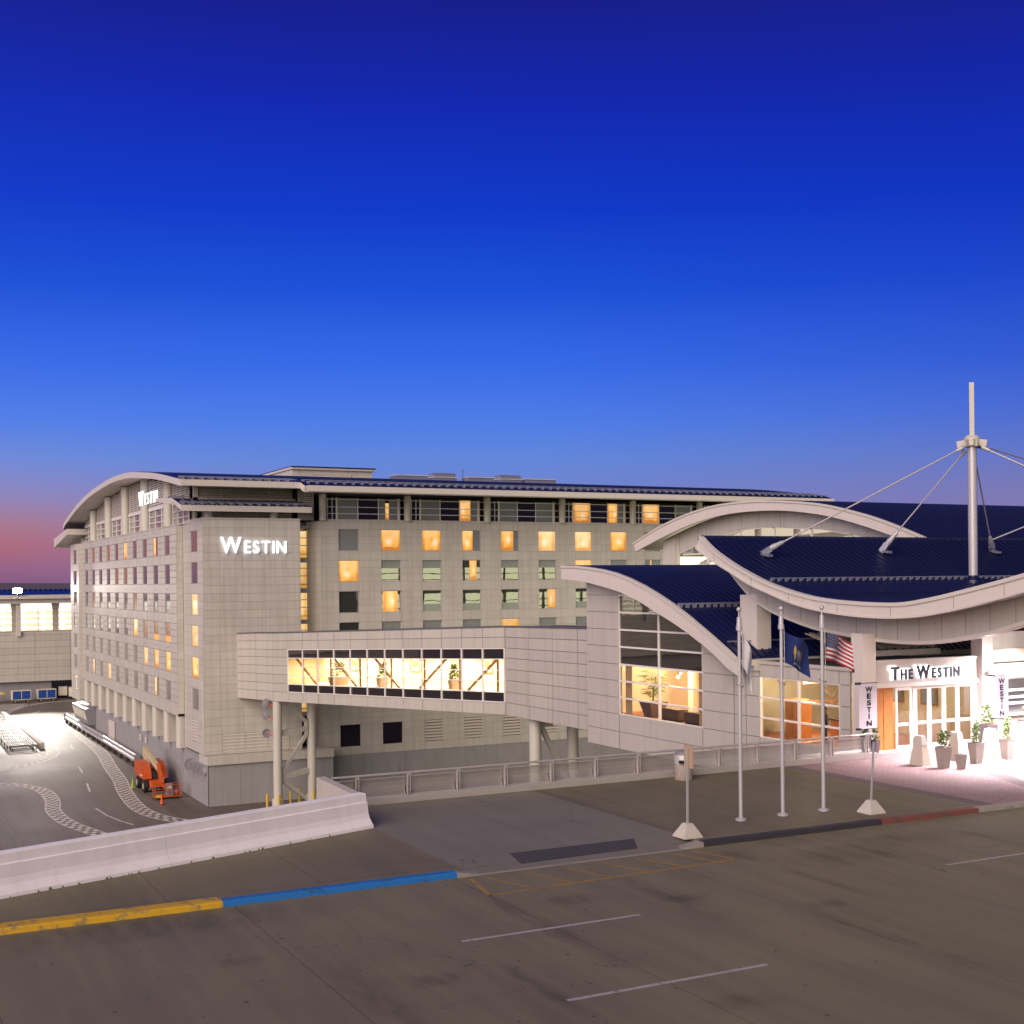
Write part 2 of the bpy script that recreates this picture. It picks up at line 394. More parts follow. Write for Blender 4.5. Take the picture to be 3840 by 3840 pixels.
M['kblue'] = worn('blue_kerb_paint', (.012,.16,.50), (.03,.07,.13), .42)
M['kblack'] = worn('black_kerb_paint', (.035,.032,.04), (.14,.11,.10), .36)
M['kred'] = worn('red_kerb_paint', (.20,.06,.048), (.10,.075,.06), .47)
M['kplain'] = worn('bare_kerb', (.30,.28,.255), (.20,.18,.16), .42)
M['lwhite'] = worn('worn_white_paint', (.42,.39,.39), (.17,.145,.125), .42, 6.)
M['lyellow'] = worn('worn_yellow_paint', (.36,.21,.025), (.19,.165,.115), .47, 4.)
M['checkw'] = worn('worn_checker_paint', (.62,.58,.54), (.20,.17,.15), .44, 2.)
M['tactile'] = mat('tactile_paving', (.055,.052,.062), .75, var=.1)
M['barrier'] = mat('white_barrier_paint', (.90,.875,.89), .6, var=.06, vs=.7, streak=.09, bump=.1, bs=20)
M['hills'] = mat('far_hills', (.085,.075,.12), .9, var=.2, vs=.02)  # distance haze is mixed into this bluish grey

# ------------------------------------------------------------------ reusable builders
def panels(mb, o, u, n, us, zs, holes=(), gap=.019, depth=.04, rev=.18, var=.045):
    """cladding panels on a vertical plane: o=(x,y) origin, u along, n outward"""
    def P(a, z, d=0.): return (o[0]+u[0]*a+n[0]*d, o[1]+u[1]*a+n[1]*d, z)
    g = gap/2
    for i in range(len(us)-1):
        for j in range(len(zs)-1):
            a, b, c, d = us[i], us[i+1], zs[j], zs[j+1]
            ca, cz = (a+b)/2, (c+d)/2
            if any(h[0]-.01 < ca < h[1]+.01 and h[2]-.01 < cz < h[3]+.01 for h in holes): continue
            mb.face([P(a+g,c+g), P(b-g,c+g), P(b-g,d-g), P(a+g,d-g)], 0, 1+random.uniform(-var, var))
            mb.face([P(a,c,-depth), P(b,c,-depth), P(b,d,-depth), P(a,d,-depth)], 1)
    for a, b, c, d in holes:
        for q in ((P(a,c),P(a,d),P(a,d,-rev),P(a,c,-rev)), (P(b,c),P(b,c,-rev),P(b,d,-rev),P(b,d)),
                  (P(a,c),P(a,c,-rev),P(b,c,-rev),P(b,c)), (P(a,d),P(b,d),P(b,d,-rev),P(a,d,-rev))):
            mb.face(q, 0, .95)
def vault(mb, prof, x0, x1, th, mt=0, ms=1, mf=2, y_axis=True):
    """roof sheet: profile (y,z) from back to front, extruded in x"""
    n = len(prof); low = []
    for i, (y, z) in enumerate(prof):
        a = prof[max(i-1,0)]; b = prof[min(i+1,n-1)]
        t = Vector((b[0]-a[0], b[1]-a[1])).normalized(); nn = Vector((-t.y, t.x))
        if nn.y > 0: nn = -nn
        low.append((y+nn.x*th, z+nn.y*th))
    for i in range(n-1):
        (ya,za),(yb,zb) = prof[i], prof[i+1]; (yc,zc),(yd,zd) = low[i], low[i+1]
        mb.face([(x0,ya,za),(x1,ya,za),(x1,yb,zb),(x0,yb,zb)], mt)
        mb.face([(x0,yc,zc),(x0,yd,zd),(x1,yd,zd),(x1,yc,zc)], ms)
        for x in (x0, x1): mb.face([(x,ya,za),(x,yb,zb),(x,yd,zd),(x,yc,zc)], mf)
    for i in (0, n-1):
        mb.face([(x0,*prof[i]),(x1,*prof[i]),(x1,*low[i]),(x0,*low[i])], mf)
    return low
def resample(prof, k):
    """Catmull-Rom through the profile points"""
    out = []; n = len(prof)
    for i in range(n-1):
        p0 = Vector(prof[max(i-1,0)]); p1 = Vector(prof[i]); p2 = Vector(prof[i+1]); p3 = Vector(prof[min(i+2,n-1)])
        for j in range(k):
            t = j/k
            q = .5*((2*p1)+(p2-p0)*t+(2*p0-5*p1+4*p2-p3)*t*t+(3*p1-p0-3*p2+p3)*t**3)
            out.append((q.x, q.y))
    out.append(prof[-1]); return out
def seams(mb, prof, xs, w=.05, h=.07, lift=.0):
    for x in xs:
        for i in range(len(prof)-1):
            (ya,za),(yb,zb) = prof[i], prof[i+1]
            mb.hexa([(x-w/2,ya,za+lift),(x+w/2,ya,za+lift),(x+w/2,yb,zb+lift),(x-w/2,yb,zb+lift),
                     (x-w/2,ya,za+h),(x+w/2,ya,za+h),(x+w/2,yb,zb+h),(x-w/2,yb,zb+h)])
def band(mb, prof_top, prof_bot, x, th, m=0):
    """fascia plate between two (y,z) polylines at plane x, thickness th in +x"""
    n = len(prof_top)
    for i in range(n-1):
        a,b = prof_top[i], prof_top[i+1]; c,d = prof_bot[i], prof_bot[i+1]
        mb.hexa([(x,*c),(x+th,*c),(x+th,*d),(x,*d),(x,*a),(x+th,*a),(x+th,*b),(x,*b)], m)
def interp(prof, y):
    p = sorted(prof)
    if y <= p[0][0]: return p[0][1]
    for (a,za),(b,zb) in zip(p, p[1:]):
        if a <= y <= b: return za+(zb-za)*(y-a)/(b-a+1e-9)
    return p[-1][1]
FONT = None
def glyph(ch, bold=.03, depth=.05):
    cu = bpy.data.curves.new('glyph', 'FONT'); cu.body = ch; cu.size = 1.; cu.offset = bold; cu.extrude = depth/2
    o = bpy.data.objects.new('glyph', cu); COL.objects.link(o)
    dg = bpy.context.evaluated_depsgraph_get(); me = bpy.data.meshes.new_from_object(o.evaluated_get(dg))
    bpy.data.objects.remove(o); bpy.data.curves.remove(cu)
    xs = [v.co.x for v in me.vertices]; ys = [v.co.y for v in me.vertices]
    x0, x1, y0, y1 = min(xs), max(xs), min(ys), max(ys)
    for v in me.vertices: v.co.x -= x0; v.co.y = (v.co.y-y0)/(y1-y0)*1.
    return me, (x1-x0)
def serifs(me_list): pass
def lettering(parent, spec, width, o, u, n, m, depth=.12, bold=.03, gap=.10, thin=None, second=None, off2=.0):
    """spec=[(char,height)], baseline from o along u (3-D), outward normal n"""
    o = Vector(o); u = Vector(u).normalized(); n = Vector(n).normalized(); up = Vector((0,0,1))
    gl = [(glyph(c, bold, .05), h) if c != ' ' else (None, h) for c, h in spec]
    tot = sum((g[1]*h + gap*h) if g else .28*h for g, h in gl) - gap*spec[-1][1]
    k = width/tot; a = 0.
    for g, h in gl:
        if g is None: a += .28*h*k; continue
        me, w = g
        me.materials.clear(); me.materials.append(m)
        for v in me.vertices:
            v.co = o + u*(a + v.co.x*h*k) + up*(v.co.y*h) + n*(v.co.z/.05*depth + depth/2)
        ob = link('letter', me, parent)
        if second:
            me2, w2 = glyph(spec[gl.index((g,h))][0], bold+.05, .05)
            me2.materials.clear(); me2.materials.append(second)
            for v in me2.vertices:
                v.co = o + u*(a - .02*h + v.co.x*h*k*w/w2*1.04) + up*(v.co.y*h*1.04-.02*h) + n*(v.co.z/.05*.03 + off2)
            link('backlight', me2, ob)
        a += (w*h + gap*h)*k
def shrub(mb, c, r, h, n, ls, rnd, tall=1.):
    for _ in range(n):
        an = rnd.uniform(0, 2*PI); t = rnd.random()**.8; rr = r*math.sqrt(rnd.random())*(1-.45*t)
        p = Vector((c[0]+rr*math.cos(an), c[1]+rr*math.sin(an), c[2]+h*t))
        d = Vector((rnd.gauss(0,1), rnd.gauss(0,1), rnd.gauss(.6,.7))).normalized()
        e = d.cross(Vector((rnd.gauss(0,1), rnd.gauss(0,1), rnd.gauss(0,1)))).normalized()
        l = ls*rnd.uniform(.6,1.3)
        mb.face([p, p+d*l*.5+e*l*.28, p+d*l, p+d*l*.5-e*l*.28], 0)
    return mb
# ------------------------------------------------------------------ setting: decks, kerbs, paint
GZ = -12.5
def sheet(name, pts, z, m, label=None, th=0.):
    mb = MB()
    if th:
        mb.prism(pts, lambda u, v, w: (u, v, w), z-th, z)
    else: mb.face([(x, y, z) for x, y in pts])
    return struct(mb.build(name, m), label)
sheet('apron', [(-2500,-600),(3000,-600),(3000,3500),(-2500,3500)], GZ, M['apron'], 'grey concrete apron far below the road deck')
sheet('road', [(-120,-60),(330,-60),(330,32.25),(-120,32.25)], 0., M['road'], 'brown grey concrete road deck', 1.0)
def bx(): return None
sheet('sidewalk', [(-6,32.55),(14.95,32.55),(14.95,39.3),(14.55,43.6),(14.5,44.0),(13.5,44.0),(13.6,40.0),(-6,33.1)], .15, M['walk'], 'brown concrete sidewalk beside the white barrier', 1.1)
sheet('ramp_slab', [(14.97,33.9),(22.95,33.9),(22.95,43.9),(14.5,43.9),(14.55,43.0),(14.97,39.3)], .15, M['ramp'], 'pale grey concrete slab behind the dropped kerb', 1.1)
mb = MB().face([(14.97,32.3,.012),(22.95,32.3,.012),(22.95,33.9,.15),(14.97,33.9,.15)])
struct(mb.build('dropped_kerb_ramp', M['ramp']), 'pale concrete ramp down to the road')
sheet('forecourt', [(22.97,32.55),(34.95,32.55),(34.95,43.9),(22.97,43.9)], .15, M['walk'], 'brown concrete forecourt under the flagpoles', 1.1)
sheet('brick_paving', [(35.62,32.55),(90,32.55),(90,45.0),(40.6,45.0),(40.6,43.9),(35.62,43.9)], .15, M['brick'], 'pinkish brick paving before the entrance', 1.1)
sheet('paver_border', [(34.96,32.55),(35.61,32.55),(35.61,43.9),(34.96,43.9)], .152, M['band'], 'dark paver border at the edge of the brick paving', 1.1)
sheet('paver_band', [(41.4,38.95),(52,38.1),(52,37.75),(42.1,38.5),(39.2,33.2),(38.7,33.2)], .156, M['band'], 'violet paver band across the brick paving')
sheet('pale_pavers', [(42.25,38.45),(52,37.7),(60,33.0),(39.35,33.0)], .154, M['palepaver'], 'pale pavers framed by the violet band')
sheet('entrance_step', [(40.9,44.35),(48.2,44.35),(48.2,45.0),(40.9,45.0)], .19, M['conc'], None, .1)
def kerb(x0, x1, m, label, h=.15, n=None):
    mb = MB(); n = n or max(2, int((x1-x0)/.35)); rn = random.Random(int(x0*10))
    xs = [x0+(x1-x0)*i/n for i in range(n+1)]
    j = [rn.uniform(-.006,.006) for _ in xs]
    for i in range(n):
        a, b = xs[i], xs[i+1]; ja, jb = j[i], j[i+1]
        prof = lambda x, q: [(x,32.23+q,0),(x,32.25+q,h-.03),(x,32.285+q,h+.003),(x,32.56,h+.004)]
        pa, pb = prof(a, ja), prof(b, jb)
        for k in range(3): mb.face([pa[k], pb[k], pb[k+1], pa[k+1]])
    for x in (x0, x1): mb.face([(x,32.23,0),(x,32.25,h-.03),(x,32.285,h+.003),(x,32.56,h+.004),(x,32.56,0)])
    struct(mb.build('kerb', m), label)
kerb(-6, 8.23, M['kyellow'], 'yellow painted kerb')
kerb(8.235, 14.72, M['kblue'], 'blue painted kerb')
kerb(22.95, 30.1, M['kblack'], 'black painted kerb beside the flagpoles')
kerb(30.105, 34.5, M['kred'], 'red painted kerb near the entrance')
kerb(34.505, 90, M['kplain'], 'bare concrete kerb before the brick paving')
# faded paint the yellow kerb has on the walk side
sheet('kerb_paint', [(-6,32.57),(8.2,32.57),(8.2,32.74),(-6,32.80)], .1545, M['kyellow'], 'yellow overspray along the kerb top')
mb = MB()
for a, b in (((14.7,32.24,.0),(14.98,32.24,.0)),): mb.hexa([(14.72,32.22,.0),(15.4,32.22,.0),(15.4,32.6,.0),(14.72,32.6,.0),(14.72,32.24,.15),(15.4,32.24,.02),(15.4,32.6,.03),(14.72,32.6,.15)])
mb.hexa([(22.2,32.22,.0),(22.95,32.22,.0),(22.95,32.6,.0),(22.2,32.6,.0),(22.2,32.24,.02),(22.95,32.24,.15),(22.95,32.6,.15),(22.2,32.6,.03)])
mb.box(15.4,22.2,32.22,32.32,-.02,.02)
struct(mb.build('dropped_kerb', M['kplain']), 'bare concrete dropped kerb at the ramp')
mb = MB(); mb.hexa([(16.95,32.72,.05),(20.95,32.82,.05),(21.4,33.75,.14),(17.1,33.75,.14),(16.95,32.72,.062),(20.95,32.82,.068),(21.4,33.75,.152),(17.1,33.75,.152)])
for i in range(34):
    for jx in range(6):
        x = 17.1+i*.118; y = 32.86+jx*.145
        if x > 20.9+.4*(y-32.8): continue
        z = .053+(y-32.7)*.087
        mb.frustum(x, y, z, z+.022, .03,.03,.02,.02)
struct(mb.build('tactile_paving', M['tactile']), 'dark grey tactile paving on the ramp')
def stripe(name, pts, w, z, m, label):
    mb = MB()
    for a, b in zip(pts, pts[1:]):
        a = Vector(a); b = Vector(b); d = (b-a).normalized(); q = Vector((-d.y, d.x))*w/2
        mb.face([(*(a-q),z),(*(b-q),z),(*(b+q),z),(*(a+q),z)])
    return struct(mb.build(name, m), label)
stripe('lane_marking', [(12.2,26.5),(16.95,26.5)], .13, .004, M['lwhite'], 'white lane dash nearer the kerb')
stripe('lane_marking', [(12.25,21.78),(17.1,21.78)], .13, .004, M['lwhite'], 'white lane dash at the bottom of the view')
stripe('lane_marking', [(27.45,26.85),(32.3,26.85)], .13, .004, M['lwhite'], 'white lane dash at the right')
stripe('lane_marking', [(-3,26.5),(1.8,26.5)], .13, .004, M['lwhite'], 'white lane dash at the left')
stripe('hatched_marking', [(15.0,31.95),(14.62,30.02),(22.75,30.35),(22.35,31.95)], .14, .004, M['lyellow'], 'yellow outline of the hatched area')
mb = MB()
for i in range(6):
    x = 15.35+i*1.24; a = Vector((x+.05,31.9)); b = Vector((x+.62+.0,30.12)); q = Vector((.07,.0))
    mb.face([(*(a-q),.0045),(*(b-q),.0045),(*(b+q),.0045),(*(a+q),.0045)])
struct(mb.build('hatched_marking', M['lyellow']), 'yellow diagonal hatching')
# tyre and oil streaks on the road
M['stain'] = None
def stain_mat():
    m = bpy.data.materials.new('oil_stain'); m.use_nodes = True; nt = m.node_tree; b = nt.nodes['Principled BSDF']
    b.inputs['Base Color'].default_value = (.03,.027,.025,1); b.inputs['Roughness'].default_value = .6
    tr = nd(nt, 'ShaderNodeBsdfTransparent'); mx = nd(nt, 'ShaderNodeMixShader'); uv = nd(nt, 'ShaderNodeTexCoord')
    sp = nd(nt, 'ShaderNodeSeparateXYZ'); nt.links.new(uv.outputs['Generated'], sp.inputs[0])
    e = mth(nt, 'MULTIPLY', mth(nt, 'MULTIPLY', sp.outputs[0], mth(nt, 'SUBTRACT', 1., sp.outputs[0])), 4.)
    e2 = mth(nt, 'MULTIPLY', mth(nt, 'MULTIPLY', sp.outputs[1], mth(nt, 'SUBTRACT', 1., sp.outputs[1])), 4.)
    f = noise(nt, 1.2, 5, .65, scaled(nt, position(nt), 2., .5, 1))
    f = mth(nt, 'MULTIPLY', mth(nt, 'MULTIPLY', e, e2), mth(nt, 'SUBTRACT', mth(nt, 'MULTIPLY', f, .75), .26))
    f.node.use_clamp = True
    nt.links.new(f, mx.inputs[0]); nt.links.new(tr.outputs[0], mx.inputs[1]); nt.links.new(b.outputs[0], mx.inputs[2])
    nt.links.new(mx.outputs[0], nt.nodes['Material Output'].inputs[0]); return m
M['stain'] = stain_mat()
for x, y0, y1, w in ((14.47,22.5,32.1,.8),(18.5,24.5,32.0,.7),(23.2,24,32,.6),(9.0,20,27,.9),(27.0,26,32,.6),(31.5,25,31.5,.7),(12.2,19,25,.6),(20.8,18,26,.8)):
    sheet('tyre_stain', [(x-w/2,y0),(x+w/2,y0),(x+w/2,y1),(x-w/2,y1)], .0025, M['stain'], 'dark streak across the road')
for x, y, w, h in ((16.3,28.6,1.1,.6),(25.6,29.3,2.2,1.3),(22.6,30.8,1.4,.7),(18.9,27.3,.9,.4),(6.2,31.2,5.,1.2),(29.4,30.2,2.4,1.0),(10.6,24.2,.8,.5),(21.6,25.1,.7,.4),(7.4,27.5,.6,.4),(15.2,20.1,.9,.5)):
    sheet('oil_stain', [(x-w,y-h),(x+w,y-h),(x+w,y+h),(x-w,y+h)], .0028, M['stain'], 'dark oil stain on the road')
# apron paint
def smooth2(pts, k=6):
    return [Vector(p) for p in resample(pts, k)]
def checker(pts, w, label, cell=.75):
    P = smooth2(pts, 14); mb = MB(); L = 0.; acc = [0.]
    for a, b in zip(P, P[1:]): acc.append(acc[-1]+(b-a).length)
    def at(s):
        for i in range(len(P)-1):
            if acc[i+1] >= s: 
                t = (s-acc[i])/max(1e-6, acc[i+1]-acc[i]); d = (P[i+1]-P[i]).normalized(); return P[i].lerp(P[i+1], t), Vector((-d.y, d.x))
        d = (P[-1]-P[-2]).normalized(); return P[-1], Vector((-d.y, d.x))
    n = int(acc[-1]/cell)
    for i in range(n):
        (a, na), (b, nb) = at(i*cell), at((i+1)*cell)
        for r in range(3):
            if (i+r) % 2 and r != 1: continue
            if r == 1 and (i % 2) == 0: continue
            w0, w1 = (-w/2+w*r/3), (-w/2+w*(r+1)/3)
            mb.face([(*(a+na*w0),GZ+.012),(*(b+nb*w0),GZ+.012),(*(b+nb*w1),GZ+.012),(*(a+na*w1),GZ+.012)])
        for w0, w1 in ((-w/2-.14,-w/2),(w/2,w/2+.14)):
            mb.face([(*(a+na*w0),GZ+.012),(*(b+nb*w0),GZ+.012),(*(b+nb*w1),GZ+.012),(*(a+na*w1),GZ+.012)])
    struct(mb.build('checkered_marking', M['checkw']), label)
checker([(29.1,206),(27.8,186.8),(27.4,171.5),(26.9,162.1),(25.8,150.9),(25.0,141.0),(24.0,132.4),(23.4,124.6),(23.4,119.9),(24.0,116.4),(25.2,113.4),(27.2,111)], 1.25, 'checkered edge marking nearest the hotel wall')
checker([(11,151.5),(14.5,154.7),(16.4,156.1),(18.4,158.4),(20.4,162.1),(21.5,165.4),(22.0,169.9),(22.3,177),(22.4,188),(22.0,206),(22.0,220)], 1.25, 'checkered edge marking curving past the dollies')
checker([(10,144.5),(13.5,143.9),(14.9,142.6),(16.2,139.8),(16.9,136.6),(17.0,132.7),(16.7,128.6),(16.2,124.7),(16.2,120.3),(16.6,116.5),(17.2,113.8),(18.3,109.6),(20,106)], 1.15, 'checkered edge marking curving toward the barrier')
checker([(20.5,219),(21.9,223.5),(23.3,228),(25.5,233.9),(27.7,237.1),(30.2,239.6),(33.0,241.0),(40,242)], .9, 'checkered edge marking before the far carts')
for p in (((22.7,153.2),(22.3,147.7)),((21.5,139.6),(20.9,133.9)),((19.8,123.6),(20.05,119.5),(20.6,116.1),(21.3,113.5)),((24.9,174.5),(24.5,169.6)),((20.0,168.7),(20.1,164.0)),((25.6,219.8),(27.4,224.9))):
    stripe('dash_marking', p, .2, GZ+.01, M['checkw'], 'white dash on the apron')
mb = MB()
for i in range(6):
    mb.face([(20.2+i*.3,229+i*1.9,GZ+.011),(24.3+i*.5,229+i*1.9,GZ+.011),(24.3+i*.5,229.9+i*1.9,GZ+.011),(20.2+i*.3,229.9+i*1.9,GZ+.011)])
struct(mb.build('crossing_marking', M['checkw']), 'white crossing bars on the apron')
# far ground line and hills
mb = MB(); rn = random.Random(3); pts = []
for i in range(121):
    x = -1500+i*40; pts.append((x, 20.6+1.6+3.2*max(0, math.sin(i*.21)+.4)+rn.uniform(-.6,.6)))
for (x0,h0),(x1,h1) in zip(pts, pts[1:]):
    mb.face([(x0,1900,GZ),(x1,1900,GZ),(x1,1960,GZ+h1),(x0,1960,GZ+h0)]); mb.face([(x0,1960,GZ+h0),(x1,1960,GZ+h1),(x1,2100,GZ),(x0,2100,GZ)])
struct(mb.build('hills', M['hills']), 'low dark tree covered rise on the horizon')

# ------------------------------------------------------------------ white barrier
t = thing('concrete_barrier', 'long white painted concrete barrier with flared foot between sidewalk and drop', 'barrier', (9,37,.15))
dv = Vector((11.77, 4.17)).normalized(); nv = Vector((dv.y, -dv.x))   # nv points to the road
A0 = Vector((3.27,35.26)); 
prof = [(0,0),(.02,.09),(.20,.30),(.265,.46),(.31,.80),(.36,.82),(.39,1.06),(.41,1.09),(.72,1.09),(.74,0)]
mb = MB()
for s0, s1 in ((-9.6,-3.015),(-3.0,4.985),(5.0,12.48)):
    P0, P1 = A0+dv*s0, A0+dv*s1
    def f3(a, b, w): 
        q = P0.lerp(P1, w) - nv*a; return (q.x, q.y, .15+b)
    mb.prism(prof, f3, 0., 1.)
mb.build('barrier_wall', M['barrier'], t)
mb = MB(); E0 = A0+dv*12.05-nv*.40
mb.hexa([(E0.x-.02,E0.y+.33,.1),(E0.x+.30,E0.y+.33,.1),(14.95,44.0,.1),(14.62,44.0,.1),(E0.x-.02,E0.y+.33,1.235),(E0.x+.30,E0.y+.33,1.235),(14.95,44.0,1.235),(14.62,44.0,1.235)])
mb.build('return_wall', M['conc'], t)

mb = MB(); rn = random.Random(21)
for k in range(46):
    s = -6+18*rn.random(); p = A0+dv*s; h = rn.uniform(.02,.07) if rn.random() < .8 else rn.uniform(.06,.09); w_ = rn.uniform(.03,.08)
    q = p+nv*.012+dv*w_
    mb.face([(p.x+nv.x*.03,p.y+nv.y*.03,.152),(q.x+nv.x*.03,q.y+nv.y*.03,.152),(q.x,q.y,.152+h*.6),(p.x+dv.x*w_*.4,p.y+dv.y*w_*.4,.152+h)])
o = mb.build('weeds', M['leaf'], recalc=False); o['kind'] = 'stuff'; o['label'] = 'scrubby weeds along the foot of the white barrier'; o['category'] = 'weeds'

# ------------------------------------------------------------------ guard rail
t = thing('guard_rail', 'stainless guard rail with curved mesh panels along the sidewalk edge', 'railing', (27,43.7,.15))
MB().tube([(15.05,43.62,1.2),(39.9,43.62,1.2),(40.25,43.55,1.2),(40.32,43.35,1.2)], .045, 10).build('handrail', M['steel'], t, True)
mb = MB().box(14.9,40.3,43.42,43.62,.15,.40); mb.box(14.9,40.3,43.39,43.42,.16,.38)
mb.build('base_plate', M['steel'], t)
def rail_post(x):
    mb = MB()
    for d in (-.05,.05):
        mb.box(x+d-.012,x+d+.012,43.52,43.62,.2,1.17)
    arc = [(43.62,.40),(43.70,.62),(43.72,.85),(43.66,1.08)]
    for (ya,za),(yb,zb) in zip(arc, arc[1:]):
        mb.hexa([(x-.015,ya,za),(x+.015,ya,za),(x+.015,yb,zb),(x-.015,yb,zb),(x-.015,ya+.1,za),(x+.015,ya+.1,za),(x+.015,yb+.1,zb),(x-.015,yb+.1,zb)])
    mb.box(x-.05,x+.05,43.53,43.61,1.1,1.16)
    return mb.build('post', M['steel'], t)
px = [16.0+i*1.985 for i in range(13)]
for x in px: rail_post(x)
for a, b in zip([15.05]+px, px+[40.2]):
    if b-a < .3: continue
    mb = MB(); arc = [(43.63,.42),(43.69,.55),(43.715,.75),(43.70,.92),(43.65,1.06)]
    x0, x1 = a+.10, b-.10
    for (ya,za),(yb,zb) in zip(arc, arc[1:]):
        mb.face([(x0,ya,za),(x1,ya,za),(x1,yb,zb),(x0,yb,zb)])
    o = mb.build('mesh_panel', M['mesh'], t, True)
    fr = MB().bar((x0,43.645,1.065),(x1,43.645,1.065),.03,.025).bar((x0,43.63,.415),(x1,43.63,.415),.03,.025)
    fr.build('panel_frame', M['steel'], o)

# ------------------------------------------------------------------ flagpoles and flags
def flagpole(x, label):
    t = thing('flagpole', label, 'flagpole', (x,34.55,.15), 'flagpoles on the forecourt')
    b = t.location
    MB().lathe([(.19,0),(.19,.05),(.12,.085),(.08,.095)], b, 20).build('base_collar', M['pole'], t, True)
    MB().lathe([(.068,.06),(.066,3.2),(.052,6.3)], b, 16).build('shaft', M['pole'], t, True)
    MB().lathe([(.105,6.28),(.105,6.42),(.088,6.43),(.07,6.72),(.03,6.74),(.02,6.92)], b, 14).build('truck', M['pole'], t, True)
    MB().sphere((b.x,b.y,b.z+6.98), .085, 14).build('ball', M['pole'], t, True)
    MB().tube([(b.x+.08,b.y-.05,6.5),(b.x+.11,b.y-.05,4.2)], .010, 5).build('halyard', M['steel'], t)
    ring = [(b.x+.12*math.cos(a),b.y-.02+.12*math.sin(a),4.62-.07*math.cos(a)) for a in [i*2*PI/14 for i in range(15)]]
    MB().tube(ring, .016, 6).build('ring', M['steel'], t, True)
flagpole(26.11, 'leftmost flagpole, carrying the white flag')
flagpole(27.86, 'middle flagpole, carrying the blue flag')
flagpole(29.62, 'rightmost flagpole, carrying the striped flag')
def cloth(fn, nu, nv, matfn):
    mb = MB()
    for i in range(nu):
        for j in range(nv):
            a, b, c, d = i/nu, (i+1)/nu, j/nv, (j+1)/nv
            mb.face([fn(a,c), fn(b,c), fn(b,d), fn(a,d)], matfn((a+b)/2, (c+d)/2))
    return mb
def flagfn(x, y, z, hoist, fly, drop, amp, ph, back=.25):
    def f(u, v):   # u along the fly, v down the hoist
        return (x + fly*u*(1-.08*v), y + back*u + amp*math.sin(7*u+ph+2.*v)*u**.6, z - hoist*v - drop*u**1.25 - .06*math.sin(5*u+ph)*u)
    return f
f = flagfn(26.22,34.55,6.45,1.15,.55,1.05,.09,.3,.12)
tag(cloth(f, 20, 14, lambda u, v: 0).build('flag', [M['flagwhite']], None, True), 'white flag hanging limp from the leftmost pole', 'flag', 'flags on the flagpoles')
f = flagfn(27.98,34.55,6.35,1.05,1.42,.62,.16,1.,.3)
t = tag(cloth(f, 30, 20, lambda u, v: 0).build('flag', [M['flagblue']], None, True), 'dark blue flag with gold crest on the middle pole', 'flag', 'flags on the flagpoles')
def patch(name, u0, u1, v0, v1, m, shape):
    mb = MB(); n = 14
    for i in range(n):
        for j in range(n):
            a, b, c, d = (i/n, (i+1)/n, j/n, (j+1)/n)
            if not shape((a+b)-1, (c+d)-1): continue
            g = lambda s, q: (lambda p: (p[0], p[1]-.012, p[2]))(f(u0+(u1-u0)*s, v0+(v1-v0)*q))
            mb.face([g(a,c), g(b,c), g(b,d), g(a,d)])
    return mb.build(name, m, t, True)
patch('shield', .42,.60,.42,.78, M['crest'], lambda x, y: abs(x) < .8*(1-max(0,y)**2) )
patch('supporter', .28,.42,.30,.80, M['gold'], lambda x, y: (x+.25*y)**2*2.2+y*y*.9 < .85 and not (x < -.3 and y > .1))
patch('supporter', .60,.74,.34,.80, M['gold'], lambda x, y: (x-.2*y)**2*2.2+y*y*.9 < .8 and not (x > .3 and y > .2))
patch('ribbon', .30,.74,.80,.95, M['crest'], lambda x, y: abs(y-.5*x*x+.2) < .42)
f = flagfn(29.80,34.55,6.28,.95,1.45,.42,.15,2.2,.3)
def usmat(u, v):
    if u < .42 and v < 7/13: return 2
    return 0 if int(v*13) % 2 == 0 else 1
t = tag(cloth(f, 40, 26, usmat).build('flag', [M['red'], M['flagwhite'], M['navy']], None, True), 'red and white striped flag with starred navy corner on rightmost pole', 'flag', 'flags on the flagpoles')
mb = MB()
for r in range(9):
    for c in range(6 if r % 2 == 0 else 5):
        u = .035+.07*c+(.035 if r % 2 else 0); v = .03+r*.06
        pts = []
        for k in range(10):
            an = PI/2+k*PI/5; rr = 1. if k % 2 == 0 else .42
            p = f(u+.018*rr*math.cos(an), v-.024*rr*math.sin(an)); pts.append((p[0], p[1]-.012, p[2]))
        mb.face(pts)
mb.build('stars', M['flagwhite'], t)

# ------------------------------------------------------------------ sign posts, litter bin
def sign_post(x, y, label, lean, plate):
    t = thing('sign_post', label, 'sign post', (x,y,.15), 'sign posts in concrete feet')
    MB().frustum(x,y,.15,.19,.34,.34,.335,.335).frustum(x,y,.19,.58,.335,.335,.115,.115).build('concrete_foot', M['conc'], t)
    top = (x+lean, y, 2.95 if plate else 2.55)
    MB().bar((x,y,.57), top, .055, .055).build('post', M['alu'], t)
    if plate:
        mb = MB().box(x+.06,x+.08,y-.24,y+.24,2.28,3.0).build('sign_plate', M['board'], t)
sign_post(23.0,33.15,'sign post in a pyramid concrete foot, at the black kerb end', .02, True)
sign_post(30.75,33.45,'bare leaning post in a pyramid concrete foot, at the red kerb', .14, False)
t = thing('litter_bin', 'round grey litter bin with domed lid against the guard rail', 'litter bin', (29.5,42.75,.15))
c = (29.5,42.75,.15)
MB().lathe([(.36,0),(.37,.03),(.37,.62),(.36,.64)], c, 24).build('perforated_drum', M['planter'], t, True)
MB().lathe([(.37,.64),(.37,.98),(.355,1.0)], c, 24).build('body', M['alu'], t, True)
MB().lathe([(.37,1.0),(.34,1.08),(.22,1.15),(.05,1.18)], c, 24).build('lid', M['dish'], t, True)
MB().box(29.13,29.32,42.38,42.56,.83,.95).build('opening', M['black'], t)
